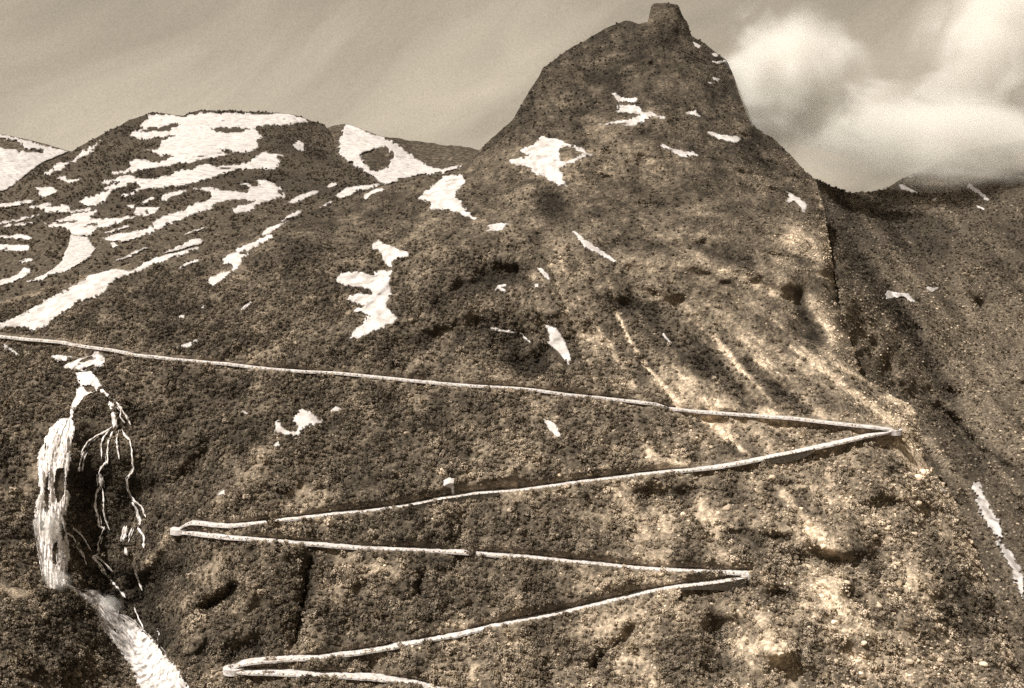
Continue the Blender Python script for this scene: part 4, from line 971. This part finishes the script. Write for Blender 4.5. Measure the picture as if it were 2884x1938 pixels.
WALL_LABEL = ['long dark dry stone retaining wall under the middle of the second road leg', 'short dark dry stone retaining wall under the second road leg near the right hairpin',
              'tall dark wedge shaped retaining wall below the lower right hairpin']
for (leg, xa, xb, hgt), lab in zip(WALLED, WALL_LABEL):
    xs, ys, d, z, w = ROADS[leg]
    xb = min(xb, xs[-1] + 6)
    q = np.linspace(xa, xb, 60)
    dq, zq = np.interp(q, xs, d), np.interp(q, xs, z)
    yq = np.interp(q, xs, ys)
    t = (q - xa) / (xb - xa)
    hh = hgt * (np.sin(np.pi * np.clip(t, 0, 1)) ** 0.5 if leg == 1 else (0.12 + 0.88 * t ** 1.6))
    xw = point(q, yq, dq)[:, 0]
    rows = []
    for fr, dep in ((0, -0.62), (0, -1.02), (0.3, -1.1), (0.7, -1.3), (1, -1.5)):
        rows.append(np.stack([xw + 0 * q, dq - 0.5 * w + dep + 0.5 + 0.12 * noise2(q / 4, q * 0 + fr * 9, 91), zq - 0.04 - hh * fr], -1))
    Vw = np.stack(rows, 1).reshape(-1, 3); m = len(rows)
    fw = [(m * i + j, m * i + j + 1, m * (i + 1) + j + 1, m * (i + 1) + j) for i in range(len(q) - 1) for j in range(m - 1)]
    if leg == 3:                                   # return wall round the hairpin end
        b = len(Vw); e = rows
        ends = [r_[-1] + np.array((0.0, 0, 0)) for r_ in rows]
        extra = [v + np.array((2.0, 9.0, 0.0)) for v in ends]
        Vw = np.concatenate([Vw, np.array(extra)])
        i0 = (len(q) - 1) * m
        fw += [(i0 + j, i0 + j + 1, b + j + 1, b + j) for j in range(m - 1)]
    tag(centred('retaining_wall', Vw, fw, M_wall, False, attrs={'tone': np.ones(len(Vw))}), lab, 'wall', 'dry stone retaining walls of the road')

# ------------------------------------------------------------------ scattered scrub and stones
def leaf_bush(seed, n=70, sx=1.0, sz=1.15):
    r = np.random.default_rng(seed)
    V, Fc = [], []
    for i in range(n):
        while True:
            p = r.uniform(-1, 1, 3)
            l = np.linalg.norm(p)
            if 0.25 < l < 1: break
        p = p / l * l ** 0.5
        p *= np.array((sx, sx, sz * 0.6)); p[2] += 0.62 * sz
        p *= 1 + 0.25 * math.sin(5 * math.atan2(p[1], p[0]) + seed)
        u = r.normal(size=3); u /= np.linalg.norm(u)
        nrm = p - np.array((0, 0, 0.4)); nrm /= np.linalg.norm(nrm)
        u = u - nrm * np.dot(u, nrm) * 0.6; u /= np.linalg.norm(u)
        v = np.cross(nrm + 0.5 * r.normal(size=3), u); v /= np.linalg.norm(v)
        s = r.uniform(0.2, 0.42)
        b = len(V)
        V += [p - u * s, p + v * s * 0.8, p + u * s, p - v * s * 0.8]
        Fc.append((b, b + 1, b + 2, b + 3))
    b = len(V)
    for i in range(5):                              # stems
        a = r.uniform(0, 6.28); q = np.array((math.cos(a), math.sin(a), 0)) * 0.35 * sx
        V += [np.array((-.05, 0, -.4)), np.array((.05, 0, -.4)), q + np.array((.03, 0, .8 * sz)), q + np.array((-.03, 0, .8 * sz))]
        Fc.append((b, b + 1, b + 2, b + 3)); b += 4
    return mesh_from('birch_shrub', V, Fc, M_leaf, False)

def rock_mesh(seed):
    import bmesh
    bm = bmesh.new(); bmesh.ops.create_icosphere(bm, subdivisions=2, radius=1.0)
    r = np.random.default_rng(seed); pl = r.normal(size=(9, 3)); pl /= np.linalg.norm(pl, axis=1)[:, None]; off = r.uniform(0.55, 0.9, 9)
    for v in bm.verts:
        c = np.array(v.co)
        for n_, o_ in zip(pl, off):
            s = np.dot(c, n_) - o_
            if s > 0: c = c - n_ * s
        v.co = c * np.array((1.15, 0.95, 0.8))
    bmesh.ops.remove_doubles(bm, verts=bm.verts, dist=0.06)
    me = bpy.data.meshes.new('boulder'); bm.to_mesh(me); bm.free(); me.materials.append(M_stone)
    return me

BUSH = [leaf_bush(s, 70, 1.0, z) for s, z in ((1, 1.0), (2, 1.25), (3, 1.5), (4, 0.9), (5, 1.7))]
ROCK = [rock_mesh(s) for s in range(5)]

def sample(grid, dens, seed):
    """random points on a hill grid, as many to the square metre as dens(x, y, z) says"""
    r = np.random.default_rng(seed)
    X, Y, V, T = grid
    a = V[1:, :-1] - V[:-1, :-1]; b = V[:-1, 1:] - V[:-1, :-1]
    area = np.linalg.norm(np.cross(a, b), axis=-1)
    area = np.minimum(area, 60)
    cx, cy = (X[:-1, :-1] + X[1:, 1:]) / 2, (Y[:-1, :-1] + Y[1:, 1:]) / 2
    infr = (cx > -60) & (cx < 2944) & (cy > -30) & (cy < 1990)
    lam = area * dens(cx, cy, V[:-1, :-1, 2]) * infr
    n = r.poisson(lam)
    j, i = np.nonzero(n); rep = n[j, i]
    j, i = np.repeat(j, rep), np.repeat(i, rep)
    u, v = r.random(len(j))[:, None], r.random(len(j))[:, None]
    P = V[j, i] * (1 - u) * (1 - v) + V[j, i + 1] * u * (1 - v) + V[j + 1, i] * (1 - u) * v + V[j + 1, i + 1] * u * v
    px = X[j, i] + (X[j, i + 1] - X[j, i]) * u[:, 0]; py = Y[j, i] + (Y[j + 1, i] - Y[j, i]) * v[:, 0]
    t = T[j, i]
    mi, mj = np.clip((py / 4).astype(int), 0, 484), np.clip((px / 4).astype(int), 0, 720)
    ok = ~MASK[mi, mj]
    return P[ok], px[ok], py[ok], t[ok]

def dens_bush(x, y, z):
    y0 = np.interp(x, [0, 900, 1400, 1900, 2400, 2884], [760, 640, 620, 760, 900, 1150])
    line = np.clip((y - y0) / 260, 0, 1)
    cl = 0.55 + 0.6 * fbm2(x / 55, y / 40, 101, 3)
    return np.clip(cl, 0.2, 1.1) * (0.10 + 0.55 * line) * np.interp(x, [0, 1500, 2400], [1.15, 0.9, 0.5]) * (1 - 0.75 * np.exp(-((x - 2170) / 420) ** 2 - ((y - 980) / 230) ** 2))
def dens_rock(x, y, z):
    cl = 0.5 + 0.9 * fbm2(x / 60, y / 45, 111, 3)
    up = np.clip((900 - y) / 400, 0, 1)
    return np.clip(cl, 0.0, 1.6) * (0.08 + 0.09 * up) * np.interp(x, [0, 900, 1800, 2500], [0.35, 0.6, 0.8, 2.3]) * (1 - 0.85 * np.exp(-((x - 2120) / 420) ** 2 - ((y - 1000) / 230) ** 2)) * np.interp(y, [350, 800], [0.5, 1])

def stuff(name, P, scale, tonev, variants, label):
    n = len(P)
    me = bpy.data.meshes.new(name); me.vertices.add(n); me.vertices.foreach_set('co', np.asarray(P, np.float32).ravel())
    for an, av in (('tone', tonev), ('size', scale), ('spin', RNG.uniform(0, 6.28, n))):
        at = me.attributes.new(an, 'FLOAT', 'POINT'); at.data.foreach_set('value', np.asarray(av, np.float32))
    o = obj(name, me)
    col = bpy.data.collections.new(name + ' kinds')
    for v in variants:
        q = bpy.data.objects.new(v.name, v); col.objects.link(q)
    ng = bpy.data.node_groups.new(name, 'GeometryNodeTree')
    ng.interface.new_socket('Geometry', in_out='INPUT', socket_type='NodeSocketGeometry')
    ng.interface.new_socket('Geometry', in_out='OUTPUT', socket_type='NodeSocketGeometry')
    N, Lk = ng.nodes, ng.links
    gi, go = N.new('NodeGroupInput'), N.new('NodeGroupOutput')
    mp_ = N.new('GeometryNodeMeshToPoints')
    ci = N.new('GeometryNodeCollectionInfo'); ci.inputs['Collection'].default_value = col
    ci.inputs['Separate Children'].default_value = True; ci.inputs['Reset Children'].default_value = True
    ip = N.new('GeometryNodeInstanceOnPoints'); ip.inputs['Pick Instance'].default_value = True
    a1 = N.new('GeometryNodeInputNamedAttribute'); a1.data_type = 'FLOAT'; a1.inputs[0].default_value = 'size'
    a2 = N.new('GeometryNodeInputNamedAttribute'); a2.data_type = 'FLOAT'; a2.inputs[0].default_value = 'spin'
    cx = N.new('ShaderNodeCombineXYZ')
    rv = N.new('FunctionNodeRandomValue'); rv.data_type = 'INT'
    rv.inputs[4].default_value = 0; rv.inputs[5].default_value = len(variants) - 1
    Lk.new(gi.outputs[0], mp_.inputs[0]); Lk.new(mp_.outputs[0], ip.inputs['Points'])
    Lk.new(ci.outputs[0], ip.inputs['Instance']); Lk.new(rv.outputs[2], ip.inputs['Instance Index'])
    Lk.new(a2.outputs[0], cx.inputs[2]); Lk.new(cx.outputs[0], ip.inputs['Rotation'])
    Lk.new(a1.outputs[0], ip.inputs['Scale']); Lk.new(ip.outputs[0], go.inputs[0])
    md = o.modifiers.new('scatter', 'NODES'); md.node_group = ng
    tag(o, label, kind='stuff')
    return o

def region(x, y):
    yy = [np.interp(x, r_[0], r_[1]) if r_[0][0] - 5 <= x <= r_[0][-1] + 5 else None for r_ in ROADS]
    if x < 300 and y > 1300: return 'left of the waterfall'
    if x < 500 and yy[3] is None and y > 1480: return 'between the waterfall and the left hairpin'
    if x > ROADS[0][0][-1]: return 'on the spur right of the upper hairpin'
    if yy[0] is not None and y < yy[0]: return 'above the top road leg'
    if yy[1] is not None and y < yy[1]: return 'between the top and second road legs'
    if yy[2] is not None and y < yy[2]: return 'between the second and third road legs'
    if x > ROADS[2][0][-1]: return 'right of the lower right hairpin'
    if yy[3] is not None and y < yy[3]: return 'between the third and fourth road legs'
    if yy[4] is not None and y < yy[4]: return 'below the fourth road leg'
    return 'beside the left hairpins of the road'

def singles(name, P, px, py, size, tn, variants, count, label, cat, group, zoff=0.0):
    """the ones that show largest become objects of their own; returns what is left"""
    vis = (px > 10) & (px < 2870) & (py > 10) & (py < 1925)
    score = np.where(vis, size / P[:, 1], 0)
    order = np.argsort(-score)
    for i in order[:count]:
        o = obj(name, variants[int(i) % len(variants)], loc=P[i])
        s = float(size[i]); o.scale = (s, s, s); o.rotation_euler = (0, 0, float((i * 2.399) % 6.28))
        o['tone'] = float(tn[i])
        r_ = region(px[i], py[i])
        tag(o, label + ' ' + r_, cat, group + ' ' + r_)
    rest = np.ones(len(P), bool); rest[order[:count]] = False
    return rest

Pb, bx, by, bt = sample(gridA, dens_bush, 5)
keep_ = RNG.random(len(Pb)) < np.clip(1.1 - 1.0 * np.clip(bt / (1.25 * bil(TONE_A, bx, by)) - 1.15, 0, 1.1), 0.04, 1)
Pb, bx, by, bt = Pb[keep_], bx[keep_], by[keep_], bt[keep_]
sz = RNG.uniform(0.45, 1.2, len(Pb)) * (1 + 0.3 * fbm2(bx / 70, by / 50, 141, 2)) * np.interp(by, [600, 1100, 1900], [0.8, 1.0, 1.15])
big = RNG.random(len(Pb)) < 0.02; sz = np.where(big & (by > 950), sz * RNG.uniform(1.6, 2.2, len(Pb)), sz)
bt = np.clip(bt * RNG.uniform(0.55, 1.5, len(Pb)), 0.25, 2.6)
rest = singles('birch_shrub', Pb, bx, by, sz, bt, BUSH, 300, 'large leafy birch shrub', 'shrub', 'large birch shrubs')
stuff('scrub', Pb[rest], sz[rest], bt[rest], BUSH, 'low birch scrub covering the mountainside')
Pr, rx_, ry_, rt = sample(gridA, dens_rock, 6)
rs = RNG.uniform(0.3, 0.85, len(Pr))
big = RNG.random(len(Pr)) < np.where((rx_ > 1850) & (ry_ > 1250), 0.04, 0.008); rs = np.where(big & (ry_ > 1100), rs * RNG.uniform(2.0, 3.4, len(Pr)), rs)
rt = np.clip(rt * RNG.uniform(0.6, 1.2, len(Pr)) * np.interp(ry_, [700, 1300], [0.75, 1.05]), 0.25, 2.4)
rest = singles('boulder', Pr, rx_, ry_, rs, rt, ROCK, 240, 'large pale boulder', 'boulder', 'large boulders')
stuff('scree', Pr[rest], rs[rest], rt[rest], ROCK, 'loose grey scree stones over the mountainside')
Pe, ex, ey, et = sample(gridE, lambda x, y, z: 0.05 + 0 * x, 8)
Ph, hx, hy, ht = sample(gridE, lambda x, y, z: np.clip(0.05 + 0.06 * fbm2(x / 40, y / 40, 151, 3), 0, 0.12), 18)
stuff('heath', Ph, RNG.uniform(0.5, 1.2, len(Ph)), ht * RNG.uniform(0.4, 1.2, len(Ph)), BUSH, 'low dark heath clumps on the hazy right hillside')
stuff('rubble', Pe, RNG.uniform(0.4, 1.1, len(Pe)), et * RNG.uniform(0.2, 1.15, len(Pe)), ROCK, 'loose stones on the hazy right hillside')
gst = np.array(gst)
Pf, fx, fy, ft = sample(gridB, lambda x, y, z: np.clip(0.02 + 0.03 * fbm2(x / 30, y / 14, 121, 3), 0, 0.06), 9)
stuff('heath', Pf, RNG.uniform(0.7, 1.6, len(Pf)), ft * RNG.uniform(0.35, 0.9, len(Pf)), BUSH, 'low dark heath clumps between the snow on the left hill')
stuff('guard_stones', gst + np.array((0, 0, 0.2)), RNG.uniform(0.3, 0.6, len(gst)), RNG.uniform(1.3, 2.3, len(gst)), ROCK, 'row of pale guard stones along the road edge')
print('bushes', len(Pb), 'rocks', len(Pr), len(Pe), 'guard', len(gst))

# ------------------------------------------------------------------ clouds drifting round the right shoulder
def cloud_mat(name, dens, scale, thr):
    m = bpy.data.materials.new(name); m.use_nodes = True
    n, l = m.node_tree.nodes, m.node_tree.links; n.clear()
    out = n.new('ShaderNodeOutputMaterial'); pv = n.new('ShaderNodeVolumePrincipled')
    pv.inputs['Color'].default_value = (1.0, 0.985, 0.95, 1); pv.inputs['Anisotropy'].default_value = 0.0
    tc = n.new('ShaderNodeTexCoord')
    ln = n.new('ShaderNodeVectorMath'); ln.operation = 'LENGTH'
    l.new(tc.outputs['Object'], ln.inputs[0])
    nz_ = n.new('ShaderNodeTexNoise'); nz_.inputs['Scale'].default_value = scale; nz_.inputs['Detail'].default_value = 6; nz_.inputs['Roughness'].default_value = 0.6; nz_.inputs['Distortion'].default_value = 0.6
    l.new(tc.outputs['Object'], nz_.inputs['Vector'])
    w1 = n.new('ShaderNodeMath'); w1.operation = 'MULTIPLY_ADD'; w1.inputs[1].default_value = -1.9; w1.inputs[2].default_value = 0.92
    l.new(nz_.outputs[0], w1.inputs[0])
    w2 = n.new('ShaderNodeMath'); w2.operation = 'ADD'; l.new(ln.outputs['Value'], w2.inputs[0]); l.new(w1.outputs[0], w2.inputs[1])
    fo = n.new('ShaderNodeMapRange'); fo.interpolation_type = 'SMOOTHSTEP'
    fo.inputs[1].default_value = 0.8; fo.inputs[2].default_value = 0.3; fo.inputs[3].default_value = 0; fo.inputs[4].default_value = 1
    l.new(w2.outputs[0], fo.inputs[0])
    rim = n.new('ShaderNodeMapRange'); rim.interpolation_type = 'SMOOTHSTEP'
    rim.inputs[1].default_value = 0.99; rim.inputs[2].default_value = 0.7; rim.inputs[3].default_value = 0; rim.inputs[4].default_value = 1
    l.new(ln.outputs['Value'], rim.inputs[0])
    nr = n.new('ShaderNodeMapRange'); nr.inputs[1].default_value = thr; nr.inputs[2].default_value = thr + 0.3; nr.inputs[3].default_value = 0.0; nr.inputs[4].default_value = 1
    l.new(nz_.outputs[0], nr.inputs[0])
    mu = n.new('ShaderNodeMath'); mu.operation = 'MULTIPLY'; l.new(fo.outputs[0], mu.inputs[0]); l.new(rim.outputs[0], mu.inputs[1])
    m2_ = n.new('ShaderNodeMath'); m2_.operation = 'MULTIPLY'; m2_.inputs[1].default_value = dens; l.new(mu.outputs[0], m2_.inputs[0])
    l.new(m2_.outputs[0], pv.inputs['Density']); l.new(pv.outputs[0], out.inputs['Volume'])
    return m

import bmesh
def spray(px, py, d, rad, dens):
    bm = bmesh.new(); bmesh.ops.create_icosphere(bm, subdivisions=3, radius=1.0)
    me = bpy.data.meshes.new('spray'); bm.to_mesh(me); bm.free(); me.materials.append(cloud_mat('water spray', dens, 1.8, 0.3))
    o = obj('spray', me, wf_root, point(np.array(px), np.array(py), np.array(float(d)))); o.scale = rad
    return o
def cloud(label, px, py, d, rad, dens, scale=1.6, thr=0.3, rot=0.0):
    import bmesh
    bm = bmesh.new(); bmesh.ops.create_icosphere(bm, subdivisions=3, radius=1.0)
    me = bpy.data.meshes.new('cloud'); bm.to_mesh(me); bm.free(); me.materials.append(cloud_mat('cloud vapour', dens, scale, thr))
    k = 2884 / 2333.
    o = obj('cloud', me, loc=point(np.array(px * k), np.array(py * k), np.array(float(d))))
    o.scale = rad; o.rotation_euler = (0, rot, 0)
    tag(o, label, 'cloud', 'clouds round the right shoulder')
    return o
cloud('soft round white cloud clinging to the right shoulder of the peak', 1785, 185, 1015, (82, 58, 78), 0.07, 1.7, 0.2)
cloud('bright cloud bank lying over the gap and the hazy right hill', 2120, 312, 1110, (215, 80, 58), 0.036, 2.6, 0.2, math.radians(6))
cloud('mist veil hanging in the upper right corner', 2320, 90, 1250, (155, 80, 115), 0.045, 2.0, 0.26, math.radians(-40))
c_ = pts('K7 350,860 300,500 700,1020')
for (qx, qy), rr_ in zip(c_, ((11, 6, 9), (10, 5, 14), (10, 6, 8))):
    spray(qx, qy, float(A.D(np.array([qx]), np.array([qy]))[0]) - 5.0, rr_, 0.09)
